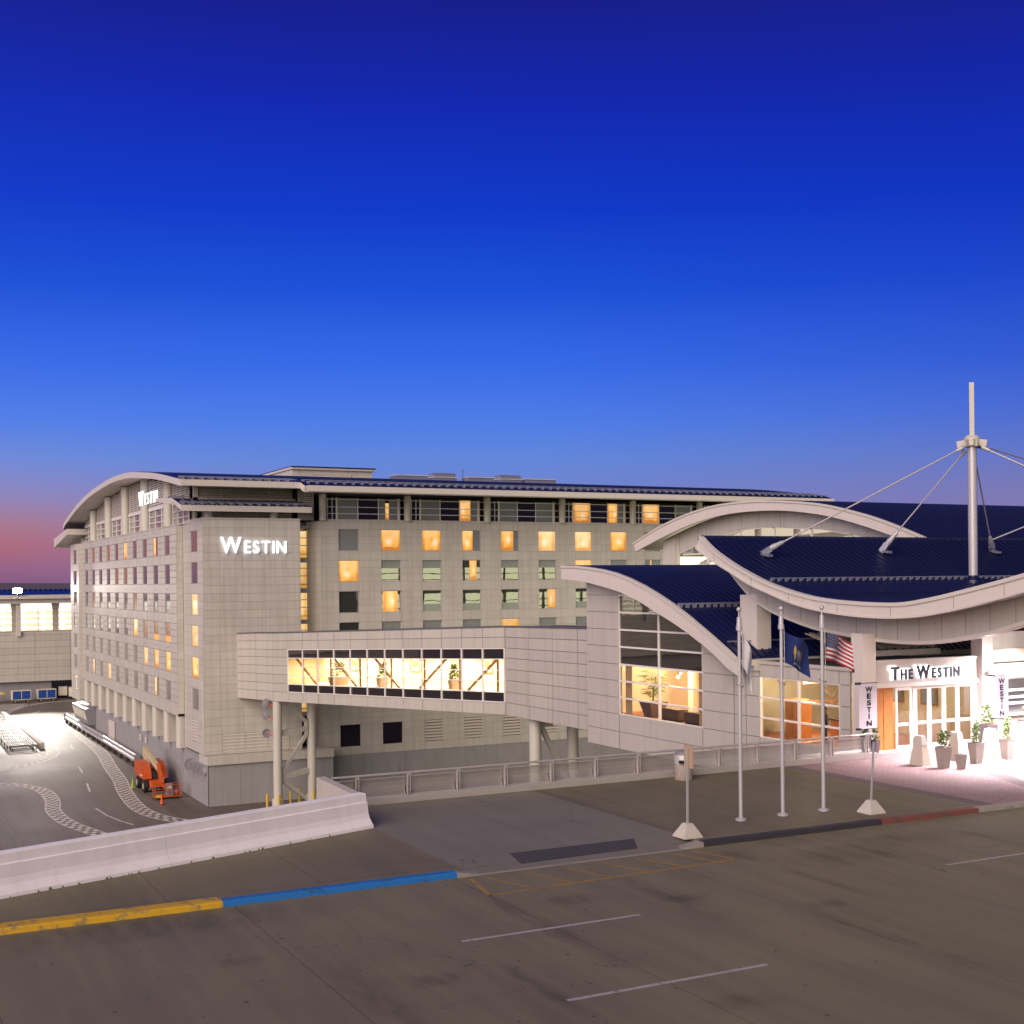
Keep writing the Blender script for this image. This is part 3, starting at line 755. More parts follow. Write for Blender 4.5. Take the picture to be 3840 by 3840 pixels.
# ------------------------------------------------------------------ hotel
H = thing('hotel', 'long cream panelled hotel with arched navy roof and lit windows', 'hotel', (62,155,GZ))
UX = (1,0); NY = (0,-1); UYb = (0,1); NX = (-1,0)
FY = 121.4
front_u = [.0]; win_u = []
for k in range(13):
    a = 42.87+4.5*k; win_u.append((a-41.05, a-41.05+2.13))
us = sorted(set([0., 60.0] + [v for ab in win_u for v in ab] + [ab[1]+1.18 for ab in win_u]))
tops = [13.46-3.09*k for k in range(6)]
zs = [14.25]
for T in tops: zs += [T, T-.72, T-1.44, T-2.16]
zs += [-4.85, -5.4, -6.0, -6.71, -7.43, -8.15, -8.98]
zs = sorted(set(round(z, 3) for z in zs))
holes = [(a, b, T-2.16, T) for (a, b) in win_u[:10] for T in tops]
low_holes = [(a, b, -8.15, -6.0) for (a, b) in win_u[:10]]
mb = MB(); panels(mb, (41.05, FY), UX, NY, us, zs, [(a,b,round(c,3),round(d,3)) for a,b,c,d in holes+low_holes])
mb.box(41.05,101.05,FY-.06,FY+.3,14.25,14.42,0)
mb.build('front_wall', [M['panel'], M['joint']], H, recalc=False)
def pane_mesh(w, h, parts, name='pane', ax='x', sub=False):
    """parts: [(u0,u1,v0,v1,material)] fractions; lies in local x/z (or y/z)"""
    mb = MB(); ms = []
    for u0,u1,v0,v1,m in parts:
        if m not in ms: ms.append(m)
        q = [(u0*w,v0*h),(u1*w,v0*h),(u1*w,v1*h),(u0*w,v1*h)]
        if ax == 'x': mb.face([(a,0,b) for a,b in q], ms.index(m))
        else: mb.face([(0,-a,b) for a,b in q], ms.index(m))
    me = mb.mesh(name, ms, recalc=False); uv = me.uv_layers.new(name='UVMap')
    for k, (u0,u1,v0,v1,m) in enumerate(parts):
        lit_part = m.name.startswith('lit_room')
        a, b_, c, d = (0,1,0,1) if lit_part else (u0,u1,v0,v1)
        for li, q in zip(me.polygons[k].loop_indices, ((a,c),(b_,c),(b_,d),(a,d))): uv.data[li].uv = q
    return me
L_, LP, G_, S_, D_, V_ = M['lit'], M['litpale'], M['greenwin'], M['sheer'], M['darkglass'], M['violetwin']
FULL = lambda m: [(0,1,0,1,m)]
HALF = lambda a, m, n: [(0,a,0,1,m),(a,1,0,1,n)]
KF = {'L': FULL(L_), 'P': FULL(LP), 'G': FULL(G_), 'S': FULL(S_), 'lr': HALF(.6,L_,S_), 'rl': HALF(.5,G_,L_), 'md': [(0,.4,0,1,G_),(.4,.8,0,1,L_),(.8,1,0,1,G_)],
      'gl': [(0,1,0,.62,G_),(0,1,.62,1,S_)], 'gb': [(0,1,.35,1,G_),(0,1,0,.35,S_)], 'th': [(0,.36,0,1,S_),(.36,.44,0,1,L_),(.44,1,0,1,S_)], 'lg': [(0,.08,0,1,G_),(.08,.84,0,1,L_),(.84,1,0,1,G_)], 'le': HALF(.72,L_,S_)}
rows = ['S L L lr le P P L S S'.split(), 'L gl gl md gl gl L S th S'.split(), 'G lg gb gb gb rl gb S S S'.split(), 'G S gl S L gl S S S S'.split(), 'S L G S G S S L S S'.split(), 'G S G L S S G S S S'.split()]
fm = MB()
for a, b, c, d in ((0,.05,0,2.16),(2.08,2.13,0,2.16),(.05,2.08,0,.05),(.05,2.08,2.11,2.16)): fm.box(a,b,-.02,.05,c,d)
frame_me = fm.mesh('window', M['alu'])
pane_me = {k: pane_mesh(2.13, 2.16, v) for k, v in KF.items()}
for r in range(6):
    for c in range(10):
        w = link('window', frame_me, H, (41.05+win_u[c][0], FY+.14, tops[r]-2.16))
        ob = link("pane", pane_me[rows[r][c]], w, (0, .02, 0))
        ob.matrix_parent_inverse = Matrix.Identity(4)
def louvre(x0, x1, y, z0, z1, pitch=.18, depth=.16, parent=H, axis='x', name='louvre', mb=None, mul=()):
    own = mb is None
    mb = mb or MB()
    n = int((z1-z0)/pitch)
    for i in range(n):
        z = z0+(i+.5)*(z1-z0)/n; h = pitch*.36
        if axis == 'x': mb.hexa([(x0,y,z-h),(x1,y,z-h),(x1,y+depth,z+h*.6),(x0,y+depth,z+h*.6),(x0,y,z-h+pitch*.3),(x1,y,z-h+pitch*.3),(x1,y+depth,z+h*.6+pitch*.3),(x0,y+depth,z+h*.6+pitch*.3)],0)
        else: mb.hexa([(y,x0,z-h),(y+depth,x0,z+h*.6),(y+depth,x1,z+h*.6),(y,x1,z-h),(y,x0,z-h+pitch*.3),(y+depth,x0,z+h*.6+pitch*.3),(y+depth,x1,z+h*.6+pitch*.3),(y,x1,z-h+pitch*.3)],0)
    if axis == 'x':
        mb.face([(x0,y+depth+.02,z0),(x1,y+depth+.02,z0),(x1,y+depth+.02,z1),(x0,y+depth+.02,z1)],1)
        for x in (x0,)+tuple(mul)+(x1-.05,): mb.box(x,x+.05,y-.02,y+.04,z0,z1,0)
    else:
        mb.face([(y+depth+.02,x0,z0),(y+depth+.02,x1,z0),(y+depth+.02,x1,z1),(y+depth+.02,x0,z1)],1)
        for x in (x0,)+tuple(mul)+(x1-.08,): mb.box(y-.02,y+.05,x,x+.08,z0,z1,0)
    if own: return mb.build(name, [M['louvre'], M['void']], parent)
for k, (a, b) in enumerate(win_u[:10]):
    if k < 2:
        fr = link('loading_window', MB().box(41.05+a,41.05+b,FY+.16,FY+.18,-8.15,-6.0).mesh('loading_window', M['topglass']), H)
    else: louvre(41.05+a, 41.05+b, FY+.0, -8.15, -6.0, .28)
# top glazed storey behind columns
TY = 122.5
MB().face([(39.5,124.6,14.3),(101,124.6,14.3),(101,124.6,17),(39.5,124.6,17)]).face([(39.5,FY,14.27),(101,FY,14.27),(101,124.6,14.27),(39.5,124.6,14.27)]).build('top_storey_wall', M['void'], H, recalc=False)
gm = MB()
for z in (14.42, 15.02, 15.68, 16.45): gm.box(.0,9.0,-.03,.03,z-.035,z+.035)
for x in (.55, 1.05, 1.55, 3.75, 5.95, 8.05, 8.25, 8.95): gm.box(x-.04,x+.04,-.035,.035,14.4,16.6)
for x in (1.50, 8.1): gm.box(x-.07,x+.11,-.05,.04,14.4,16.6)
glz = gm.mesh('glazed_bay', M['white'])
bays = ['SDt','SDp','SDS','LDp','LDS','SDS','SDS']
litq = {'S': [(0,1,0,1,S_)], 'D': [(0,1,0,1,M['topglass'])], 'L': [(0,1,0,1,L_)], 'p': [(0,.62,0,1,L_),(.62,1,0,1,S_)], 't': [(0,.35,0,1,S_),(.35,.55,.0,.8,L_),(.55,1,0,1,S_)]}
colm = MB().lathe([(.36,14.3),(.36,16.0),(.33,16.02),(.33,16.08),(.36,16.1),(.36,16.9)], (0,0,0), 18).mesh('round_column', M['column'], True)
for b in range(7):
    x0 = 41.35+9.0*b
    g = link('glazed_bay', glz, H, (x0, TY-.6, 0))
    for q, (xa, xb) in zip(bays[b], ((1.62,3.72),(3.78,5.92),(5.98,8.02))):
        p = link('pane', pane_mesh(xb-xa, 2.15, litq[q]), g, (xa, .02, 14.42)); p.matrix_parent_inverse = Matrix.Identity(4)
    p = link('pane', pane_mesh(1.5, 2.15, litq['D']), g, (.0, .03, 14.42)); p.matrix_parent_inverse = Matrix.Identity(4)
    link('round_column', colm, H, (x0-.15, FY-.15, 0))
# wing with the sign
WY = 119.94
zs = [14.2-.775*i for i in range(0, 29)] + [-7.85]
zs = sorted(set(round(z,3) for z in zs if z > -7.9))
wu = [0,1.55,3.72,5.92,8.05,9.42]
mb = MB(); panels(mb, (29.04, WY), UX, NY, wu, zs, [])
# side of the wing, with windows
sz = [14.2]
stops_ = [13.25-3.015*k for k in range(7)]
for T in stops_: sz += [T, T-.68, T-1.36, T-2.05]
sz += [-7.85]
su = [0, 2.15, 4.85, 8.0]
sholes = [(2.15,4.85,round(T-2.05,3),round(T,3)) for T in stops_]
panels(mb, (29.04, WY), UYb, NX, su, sorted(set(round(z,3) for z in sz)), sholes)
panels(mb, (38.46, WY), UYb, (1,0), [0,2.0], [14.2,11,8,5,2,-1,-4,-7.85][::-1], [])
mb.box(29.0,38.5,WY-.05,WY+.25,14.2,14.36,0); mb.box(28.99,29.3,WY+.25,127.9,14.2,14.36,0)
mb.build('wing_wall', [M['panel'], M['joint']], H, recalc=False)
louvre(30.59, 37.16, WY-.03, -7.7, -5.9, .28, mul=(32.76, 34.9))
# ledge and base below
MB().hexa([(29.0,118.72,-8.65),(41.25,118.72,-8.65),(41.25,122,-8.65),(29.0,122,-8.65),(29.0,118.72,-7.88),(41.25,118.72,-7.88),(41.25,122,-7.88),(29.0,122,-7.88)]).build('ledge', M['panel'], H)
mb = MB(); panels(mb, (29.15,118.95), UX, NY, [0,3.0,6.2,9.4,12.1], [GZ,-8.66], [], .03, .04)
panels(mb, (41.25,121.3), UX, NY, [0,4,8.5,13,17.5,22,26.5,31,35.5,40,60], [GZ,-9.0], [], .03, .04)
panels(mb, (29.08,118.95), UYb, NX, [0,5.2,10.4,15.6,20.8,26,31.2,36.4,41.6,46.8,52,57.2,62.4,67.6,72.8,75.6], [GZ,-11.4,-10.3,-9.2,-8.1], [], .03, .04)
mb.box(29.0,31.6,122,194.5,-8.12,-8.0,0); mb.box(41.25,101,121.28,122,-9.05,-8.98,0)
mb.face([(31.5,122,-8.0),(31.5,194.5,-8.0),(31.5,194.5,-4.8),(31.5,122,-4.8)],1)
mb.build('base_wall', [M['basewall'], M['joint']], H, recalc=False)
for x0, x1 in ((44.2,45.3),(46.1,49.0),(60.2,63.2)):
    MB().box(x0,x1,121.22,121.27,GZ,-10.2).build('service_door', M['basewall'], H)
# glazed stair strip and splayed return
mb = MB(); panels(mb, (40.0,122.9), tuple(Vector((1.05,-1.5)).normalized()), tuple(Vector((-1.5,-1.05)).normalized()), [0,1.83], sorted([14.25-.775*i for i in range(0,30)]), [])
mb.box(38.4,40.1,123.6,123.8,-8.9,14.2,0); mb.box(38.4,40.1,122.3,123.6,13.55,13.8,0)
mb.build('splayed_wall', [M['panel'], M['joint']], H, recalc=False)
for k, (z1, z0) in enumerate(((13.3,10.6),(10.2,7.6),(7.2,4.5),(4.15,1.5),(1.1,-1.6),(-2.0,-4.6))):
    g = MB()
    for x in (38.47,39.2,39.98): g.box(x-.03,x+.03,122.5,122.58,z0,z1)
    for z in (z0,z0+.4,z0+1.25,z0+2.0,z1): g.box(38.47,40.0,122.49,122.58,z-.035,z+.035)
    w = g.build('stair_window', M['alu'], H)
    MB().face([(38.47,122.62,z0),(40.0,122.62,z0),(40.0,122.62,z1),(38.47,122.62,z1)]).build('pane', M['litstair'] , w, recalc=False)
    MB().box(38.46,40.02,122.45,122.8,z0-.38,z0-.04).build('sill', M['panel'], w)
MB().box(38.46,40.02,122.6,122.7,-8,-5.0).build('stair_door', M['topglass'], H)
# main left face
LX = 28.4; LY0 = 128.0; LY1 = 187.0
lw = [(131.1+5.63*k-LY0, 133.5+5.63*k-LY0) for k in range(10)]
lt = [13.09-2.94*k for k in range(6)]
lz = [13.95]
for T in lt: lz += [T, T-.66, T-1.32, T-1.98]
lz += [-4.87]; lz = sorted(set(round(z,3) for z in lz))
lu = sorted(set([0, LY1-LY0]+[v for ab in lw for v in ab]+[(ab[1]+1.62) for ab in lw[:-1]]))
lh = [(a,b,round(T-1.98,3),round(T,3)) for a,b in lw for T in lt]
mb = MB(); panels(mb, (LX, LY0), UYb, NX, lu, lz, lh, .055)
panels(mb, (LX, LY0), UX, NY, [0,.64], [13.95-.775*i for i in range(0,25)][::-1], [])
mb.face([(LX,LY0,-4.87),(LX,LY1,-4.87),(31.5,LY1,-4.87),(31.5,LY0,-4.87)],0,.9)
mb.box(LX-.03,LX+.3,LY0,LY1,13.95,14.08,0)
# far pier
pu = [0,2.1,4.9,7.5]; pz = sorted(set([13.95,-8.0]+[round(v,3) for T in lt+[-4.6] for v in (T,T-.66,T-1.32,T-1.98)]))
panels(mb, (28.0, LY1), UYb, NX, pu, pz, [(2.1,4.9,round(T-1.98,3),round(T,3)) for T in lt+[-4.6]])
panels(mb, (28.0, LY1), UX, NY, [0,1.2], [13.95-.775*i for i in range(0,29)][::-1], [])
mb.build('side_wall', [M['panel'], M['joint']], H, recalc=False)
KL = {'v': FULL(V_), 't': FULL(M['tanwin']), 'L': FULL(L_), 'h': HALF(.45, L_, V_), 'g': FULL(M['greywin']), 'p': FULL(LP), 'r': [(0,1,.3,1,M['tanwin']),(0,1,0,.3,M['redreflect'])], 'c': HALF(.4, LP, M['greywin'])}
lrows = ['v h v v L v t v t v'.split(), 'v v v v t t v v v v'.split(), 'v v v t v v v v t v'.split(), 'r r t L v v v v v v'.split(), 'L L p g g g g g g g'.split(), 'g c g g g g p g c g'.split()]
lpm = {k: pane_mesh(2.4, 1.98, v, ax='y') for k, v in KL.items()}
nm = MB()
for a, b, c, d in ((0,.05,0,1.98),(2.35,2.4,0,1.98),(.05,2.35,0,.05),(.05,2.35,1.93,1.98)): nm.box(-.03,.03,a,b,c,d)
nfr = nm.mesh('narrow_window', M['alu'])
def side_window(x, y, z, key):
    w = link('narrow_window', nfr, H, (x, y, z))
    p = link('pane', lpm[key], w, (.02, 2.4, 0)); p.matrix_parent_inverse = Matrix.Identity(4)
for r in range(6):
    for c in range(10): side_window(LX+.065, LY0+lw[c][0], round(lt[r]-1.98,3), lrows[r][c])
lrr = 'vvppLg'
wpm = {k: pane_mesh(2.7, 2.05, v, ax='y') for k, v in KL.items()}
nm = MB()
for a, b, c, d in ((0,.05,0,2.05),(2.65,2.7,0,2.05),(.05,2.65,0,.05),(.05,2.65,2.0,2.05)): nm.box(-.03,.03,a,b,c,d)
wfr = nm.mesh('wing_window', M['alu'])
for k, key in enumerate(lrr):
    w = link('wing_window', wfr, H, (29.10, WY+2.15, stops_[k]-2.05))
    p = link('pane', wpm[key], w, (.02, 2.7, 0)); p.matrix_parent_inverse = Matrix.Identity(4)
    w = link('wing_window', wfr, H, (28.06, LY1+2.15, lt[k]-1.98)); 
    p = link('pane', wpm['v' if k < 4 else 'g'], w, (.02, 2.7, 0)); p.matrix_parent_inverse = Matrix.Identity(4)
louvre(WY+2.15, WY+4.85, 29.02, stops_[6]-2.05, stops_[6], .26, axis='y')
louvre(LY1+2.1, LY1+4.9, 27.98, -6.58, -4.6, .26, axis='y')
# colonnade
pm = MB()
pm.box(.25,1.9,0,.85,-8.02,-4.87)
pm.lathe([(.425,-8.02),(.425,-4.87)], (.30,.425,0), 14)
pmesh = pm.mesh('pier', M['panel'], True)
for k in range(11): link('pier', pmesh, H, (28.42, 128.15+5.66*k, 0))
gd = MB()
for k in range(11):
    y0 = 129.0+5.66*k
    for i in range(4): gd.box(31.30,31.36,y0+1.2*i,y0+1.2*i+.07,-8,-4.87)
for z in (-7.3,-6.5,-5.7): gd.box(31.30,31.36,128,187,z,z+.07)
gd.build('colonnade_glazing', M['white'], H)
# small slots above the top row (vents)
vm = MB()
for k in range(10):
    for z in (13.5, 7.62, 1.75): vm.box(LX-.012,LX,LY0+lw[k][0]+.9,LY0+lw[k][0]+1.5,z,z+.06)
vm.build('weep_vent', M['void'], H)
# gable wall of the big arch
ROOF = resample([(191.0,16.6),(188.2,17.3),(177.7,18.87),(168.7,19.75),(160.5,20.2),(153,20.44),(146,20.37),(140.5,20.12),(134,19.6),(128.7,19.1),(123.7,18.5),(117.3,17.64)], 4)
under = [(y, z-.6) for y, z in ROOF]
GX = 28.95
mb = MB()
gy = [190.2-.62*i for i in range(101)]
for a, b in zip(gy, gy[1:]):
    mb.face([(GX+.25,a,14.0),(GX+.25,b,14.0),(GX+.25,b,max(14.1,interp(under,b))),(GX+.25,a,max(14.1,interp(under,a)))])
mb.build('gable_wall', M['void'], H, recalc=False)
gp = [178.7,167.4,156.2,144.7,133.1]
for y in gp:
    MB().lathe([(.62,14.05),(.62,interp(under,y)-.05)], (GX-.1,y,0), 18).build('gable_column', M['column'], H, True)
edges = [188.5]+gp+[124.0]
for i in range(6):
    ya, yb = edges[i]-1.1, edges[i+1]+1.1
    # louvre field above, window below
    mb = MB(); z = 16.45
    while z < 20:
        seg = [y for y in [ya+(yb-ya)*k/12 for k in range(13)] if interp(under, y) > z+.25]
        if len(seg) > 1: mb.hexa([(GX,seg[0],z),(GX,seg[-1],z),(GX+.2,seg[-1],z+.12),(GX+.2,seg[0],z+.12),(GX,seg[0],z+.13),(GX,seg[-1],z+.13),(GX+.2,seg[-1],z+.25),(GX+.2,seg[0],z+.25)])
        z += .235
    for k in range(5):
        y = ya+(yb-ya)*k/4; top = interp(under, y)
        if top > 16.6: mb.box(GX+.02,GX+.10,y-.05,y+.05,16.35,top)
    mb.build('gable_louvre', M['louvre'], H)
    w = MB()
    w.box(GX-.08,GX+.12,yb,ya,16.1,16.42)
    for k in range(4): y = ya+(yb-ya)*k/3; w.box(GX-.02,GX+.08,y-.07,y+.07,14.1,16.1)
    for z in (14.12,14.75,15.42): w.box(GX-.02,GX+.08,yb,ya,z-.05,z+.05)
    w = w.build('gable_window', M['white'], H)
    for k in range(3):
        y0 = ya+(yb-ya)*k/3; y1 = ya+(yb-ya)*(k+1)/3
        MB().face([(GX+.1,y0,14.1),(GX+.1,y1,14.1),(GX+.1,y1,16.1),(GX+.1,y0,16.1)]).build('pane', M['violetwin' if k == 1 else 'greywin' if (k == 0 and i % 2) else 'violetwin'], w, recalc=False)
# vaulted roof: wing part and long part with a deeper eave
mb = MB(); vault(mb, ROOF, 26.5, 37.7, .6)
ROOF2 = [p for p in ROOF if p[0] > 118.5] + [(117.3,17.64),(116.0,17.25)]
vault(mb, ROOF2, 37.7, 101.5, .62)
r = mb.build('roof', [M['roof'], M['soffit'], M['trim']], H, recalc=False)
sm = MB(); rs = [p for p in ROOF if p[0] < 160]
seams(sm, rs, [27.2+.9*i for i in range(12)], .06, .08); seams(sm, [p for p in ROOF2 if p[0] < 160], [38+.9*i for i in range(71)], .06, .08)
sm.build('roof_seam', M['seam'], r)
g = MB()
for x0, x1, ys in ((26.7,37.6,(118.2,119.3)),(38.2,101.2,(117.0,118.6))):
    for y in ys:
        z = interp(ROOF2, y)
        g.box(x0,x1,y-.03,y+.03,z+.16,z+.24)
        for i in range(int((x1-x0)/.9)): g.box(x0+.9*i,x0+.9*i+.3,y-.05,y+.05,z,z+.16)
g.build('snow_guard', M['guard'], r)
MB().box(37.9,101.4,115.92,115.98,16.75,17.3).box(26.5,37.7,117.22,117.28,17.1,17.66).build('gutter', M['trim'], r)
# clerestory between the two roofs of the wing
mb = MB(); mb.box(28.9,38.9,123.1,123.3,15.8,18.2,1); mb.box(38.9,40.6,122.3,123.3,14.2,18.0,1)
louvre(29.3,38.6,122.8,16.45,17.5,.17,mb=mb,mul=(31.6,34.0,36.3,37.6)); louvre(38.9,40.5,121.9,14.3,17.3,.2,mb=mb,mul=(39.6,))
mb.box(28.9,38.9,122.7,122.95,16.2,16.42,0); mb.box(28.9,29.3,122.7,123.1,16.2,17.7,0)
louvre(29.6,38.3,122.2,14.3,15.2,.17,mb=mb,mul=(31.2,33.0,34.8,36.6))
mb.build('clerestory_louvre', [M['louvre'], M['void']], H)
# low shed roofs over the wings
def shed(y0, z0, y1, z1, x0, x1, th=.55):
    mb = MB(); pr = [(y0,z0),(y1,z1)]
    if y0 < y1: pr = pr[::-1]
    for (xa, xb) in ((x0,x1),):
        ya, za, yb, zb = y0, z0, y1, z1
        mb.face([(xa,ya,za),(xb,ya,za),(xb,yb,zb),(xa,yb,zb)],0)
        mb.face([(xa,ya,za-th*.6),(xb,ya,za-th*.6),(xb,yb,zb-th),(xa,yb,zb-th)],1)
        for x in (xa,xb): mb.face([(x,ya,za),(x,yb,zb),(x,yb,zb-th),(x,ya,za-th*.6)],2)
        for y,z,t in ((ya,za,th*.6),(yb,zb,th)): mb.face([(xa,y,z),(xb,y,z),(xb,y,z-t),(xa,y,z-t)],2)
    r = mb.build('wing_roof', [M['roof'], M['soffit'], M['trim']], H, recalc=False)
    s = MB(); n = int((x1-x0)/.8)
    for i in range(1, n):
        x = x0+i*(x1-x0)/n; s.bar((x,y0,z0+.04),(x,y1,z1+.04),.06,.08)
    for t in (.1,.28):
        y = y1+(y0-y1)*t; z = z1+(z0-z1)*t
        s.box(x0+.1,x1-.1,y-.03,y+.03,z+.14,z+.2)
        for i in range(int((x1-x0)/.9)): s.box(x0+.1+.9*i,x0+.4+.9*i,y-.05,y+.05,z,z+.14)
    s.build('snow_guard', M['guard'], r)
shed(123.0,16.3,119.1,15.45,26.9,39.4)
shed(130.4,16.75,123.0,16.31,26.9,28.85)
shed(186.5,15.95,199.5,15.0,26.4,40,1.3)
for x, y in ((29.9,121.0),(36.2,121.0),(29.6,125.6)):
    MB().lathe([(.42,14.3),(.42,15.2)], (x,y,0), 16).build('stub_column', M['column'], H, True)
MB().lathe([(.5,13.9),(.5,14.9)], (29.2,189.5,0), 14).build('stub_column', M['column'], H, True)
# body behind the cladding so nothing is hollow
MB().box(31.6,101,124.7,187,GZ,14.2).box(31.8,101,124.7,194.4,GZ,13.9).build('core', M['void'], H)
MB().face([(101.1,FY,GZ),(101.1,190,GZ),(101.1,190,17.3),(101.1,153,20.2),(101.1,FY,18)]).build('end_wall', M['panel'], H, recalc=False)
# rooftop penthouse and plant
t = thing('penthouse', 'cream rooftop penthouse with a long louvre on the hotel roof', 'penthouse', (48.9,148,20))
MB().box(44,53.6,140,157,19.2,20.95).build('penthouse_wall', M['panel'], t)
mb = MB().box(43.85,53.95,139.7,157.3,20.95,21.18)
t2 = mb.build('penthouse_roof', M['trim'], t)
MB().box(43.9,53.9,139.6,157.2,21.18,21.3).build('roof_edge', M['seam'], t2)
mb = MB(); louvre(46.4,51.0,139.94,20.15,20.6,.12,.05,mb=mb); mb.build('louvre', [M['louvre'], M['void']], t)
def unit(x0, x1, z1, tall, label):
    t = thing('rooftop_unit', label, 'rooftop unit', ((x0+x1)/2,142.5,20.3), 'plant on the hotel roof')
    MB().box(x0,x1,141.6,143.6,20.1,z1-.1).build('casing', M['guard'], t)
    MB().box(x0-.08,x1+.08,141.5,143.7,z1-.1,z1).build('cap', M['trim'], t)
    if tall:
        mb = MB()
        for i in range(7):
            xa = x0+(x1-x0)*i/7
            mb.prism([(-.9,z1),(.9,z1),(.8,z1+.35),(.4,z1+.5),(-.4,z1+.5),(-.8,z1+.35)], lambda u, v, w: (w,142.6+u,v), xa+.02, xa+(x1-x0)/7-.04)
        mb.build('hood', M['guard'], t)
unit(57.2,61.3,20.85,False,'low pale plant casing on the hotel roof, next to the penthouse')
unit(62.1,65.1,20.75,True,'ribbed round topped plant unit on the hotel roof, left of the aerial')
unit(66.6,70.1,20.86,False,'low plant casing between the two ribbed units on the hotel roof')
unit(71.0,74.0,20.75,True,'ribbed round topped plant unit on the hotel roof, right of the aerial')
unit(74.5,78.8,20.84,False,'rightmost low plant casing on the hotel roof')
tag(MB().tube([(66.1,142,20.3),(66.1,142,21.8)],.04,6).build('aerial', M['seam']), 'thin aerial standing on the hotel roof between ribbed units', 'aerial')
# lit letter signs
WEST = [('W',1.52),('E',1.17),('S',1.17),('T',1.17),('I',1.17),('N',1.17)]
t = thing('illuminated_sign', 'glowing white WESTIN sign high on the blank wing wall', 'sign', (33.8,119.9,11), 'lit signs on the hotel')
lettering(t, WEST, 6.35, (30.66,119.82,11.02), (1,0,0), (0,-1,0), M['sign_lit'], .14, .012, .16)
t = thing('illuminated_sign', 'glowing white WESTIN sign on the louvres under the big arch', 'sign', (28.6,140,16.7), 'lit signs on the hotel')
lettering(t, [(c, h*1.02) for c, h in WEST], 9.7, (28.15,144.95,16.75), (0,-1,0), (-1,0,0), M['sign_lit'], .10, -.004, .40)
# ------------------------------------------------------------------ enclosed footbridge to the hotel
SB = thing('footbridge', 'enclosed cream footbridge with lit window band joining hotel and entrance building', 'footbridge', (38,100,GZ))
PL = [(32.2,119.94,3.46,-2.62),(33.08,116.7,3.60,-2.58),(33.84,113.83,3.66,-2.55),(41.92,83.05,4.86,-1.55),(41.92,69.3,5.10,-1.50)]
WD = 4.6
def seg(i):
    a, b = PL[i], PL[i+1]; A = Vector(a[:2]); B = Vector(b[:2]); u = (B-A); L = u.length; u = u/L; n = Vector((u.y, -u.x))
    if n.x > 0: n = -n
    return a, b, A, B, u, n, L
def sky_pt(i, s, f, d=0.):
    """s metres along segment i, f 0..1 from bottom to top, d outward"""
    a, b, A, B, u, n, L = seg(i); t = s/L
    zt = a[2]+(b[2]-a[2])*t; zb = a[3]+(b[3]-a[3])*t
    p = A+u*s+n*d
    return (p.x, p.y, zb+(zt-zb)*f)
FR = [0,.143,.265,.395,.52,.645,.757,.88,1.]
mb = MB()
def sky_panels(i, ss, skip=None):
    for a, b in zip(ss, ss[1:]):
        for c, d in zip(FR, FR[1:]):
            if skip and skip((a+b)/2, (c+d)/2): continue
            g = .02; h = .004
            mb.face([sky_pt(i,a+g,c+h), sky_pt(i,b-g,c+h), sky_pt(i,b-g,d-h), sky_pt(i,a+g,d-h)], 0, 1+random.uniform(-.045,.045))
            mb.face([sky_pt(i,a,c,-.05), sky_pt(i,b,c,-.05), sky_pt(i,b,d,-.05), sky_pt(i,a,d,-.05)], 1)
L3 = seg(2)[6]; W0 = 2.5; W1 = L3-.1; NW = 12
wf0, wf1 = .143, .757
sky_panels(0, [0,seg(0)[6]]); sky_panels(1, [0,seg(1)[6]])
wss = [W0+(W1-W0)*i/NW for i in range(NW+1)]
sky_panels(2, [0]+wss+[L3], lambda s, f: W0 < s < W1 and wf0 < f < wf1)
sky_panels(3, [0,3.6,7.0,10.4,seg(3)[6]])
# parapet cap, roof, soffit, far wall
cen = []
for p, q in zip(PL, PL[1:]): pass
nrm = [seg(min(i,3))[5] for i in range(5)]; nrm = [nrm[0], nrm[1], nrm[2], (nrm[2]+nrm[3]).normalized(), nrm[3]]
inn = [(PL[i][0]-nrm[i].x*WD, PL[i][1]-nrm[i].y*WD) for i in range(5)]
inn[0] = (inn[0][0], 119.9)
for i in range(4):
    a, b = PL[i], PL[i+1]; c, d = inn[i], inn[i+1]
    mb.face([(a[0],a[1],a[2]-.02),(b[0],b[1],b[2]-.02),(*d,b[2]-.02),(*c,a[2]-.02)],2)
    mb.face([(a[0],a[1],a[3]+.01),(b[0],b[1],b[3]+.01),(*d,b[3]+.01),(*c,a[3]+.01)],0)
    mb.face([(*c,a[3]),(*d,b[3]),(*d,b[2]),(*c,a[2])],0)
    n = Vector((b[0]-a[0], b[1]-a[1])); n = Vector((n.y,-n.x)).normalized(); n = -n if n.x > 0 else n
    mb.hexa([(a[0]+n.x*.05,a[1]+n.y*.05,a[2]-.05),(b[0]+n.x*.05,b[1]+n.y*.05,b[2]-.05),(b[0]-n.x*.3,b[1]-n.y*.3,b[2]-.05),(a[0]-n.x*.3,a[1]-n.y*.3,a[2]-.05),
             (a[0]+n.x*.05,a[1]+n.y*.05,a[2]+.06),(b[0]+n.x*.05,b[1]+n.y*.05,b[2]+.06),(b[0]-n.x*.3,b[1]-n.y*.3,b[2]+.06),(a[0]-n.x*.3,a[1]-n.y*.3,a[2]+.06)],2)
M['bridge_roof'] = mat('grey_bridge_roof', (.10,.10,.13), .6)
mb.build('bridge_shell', [M['panel2'], M['joint'], M['bridge_roof']], SB, recalc=False)
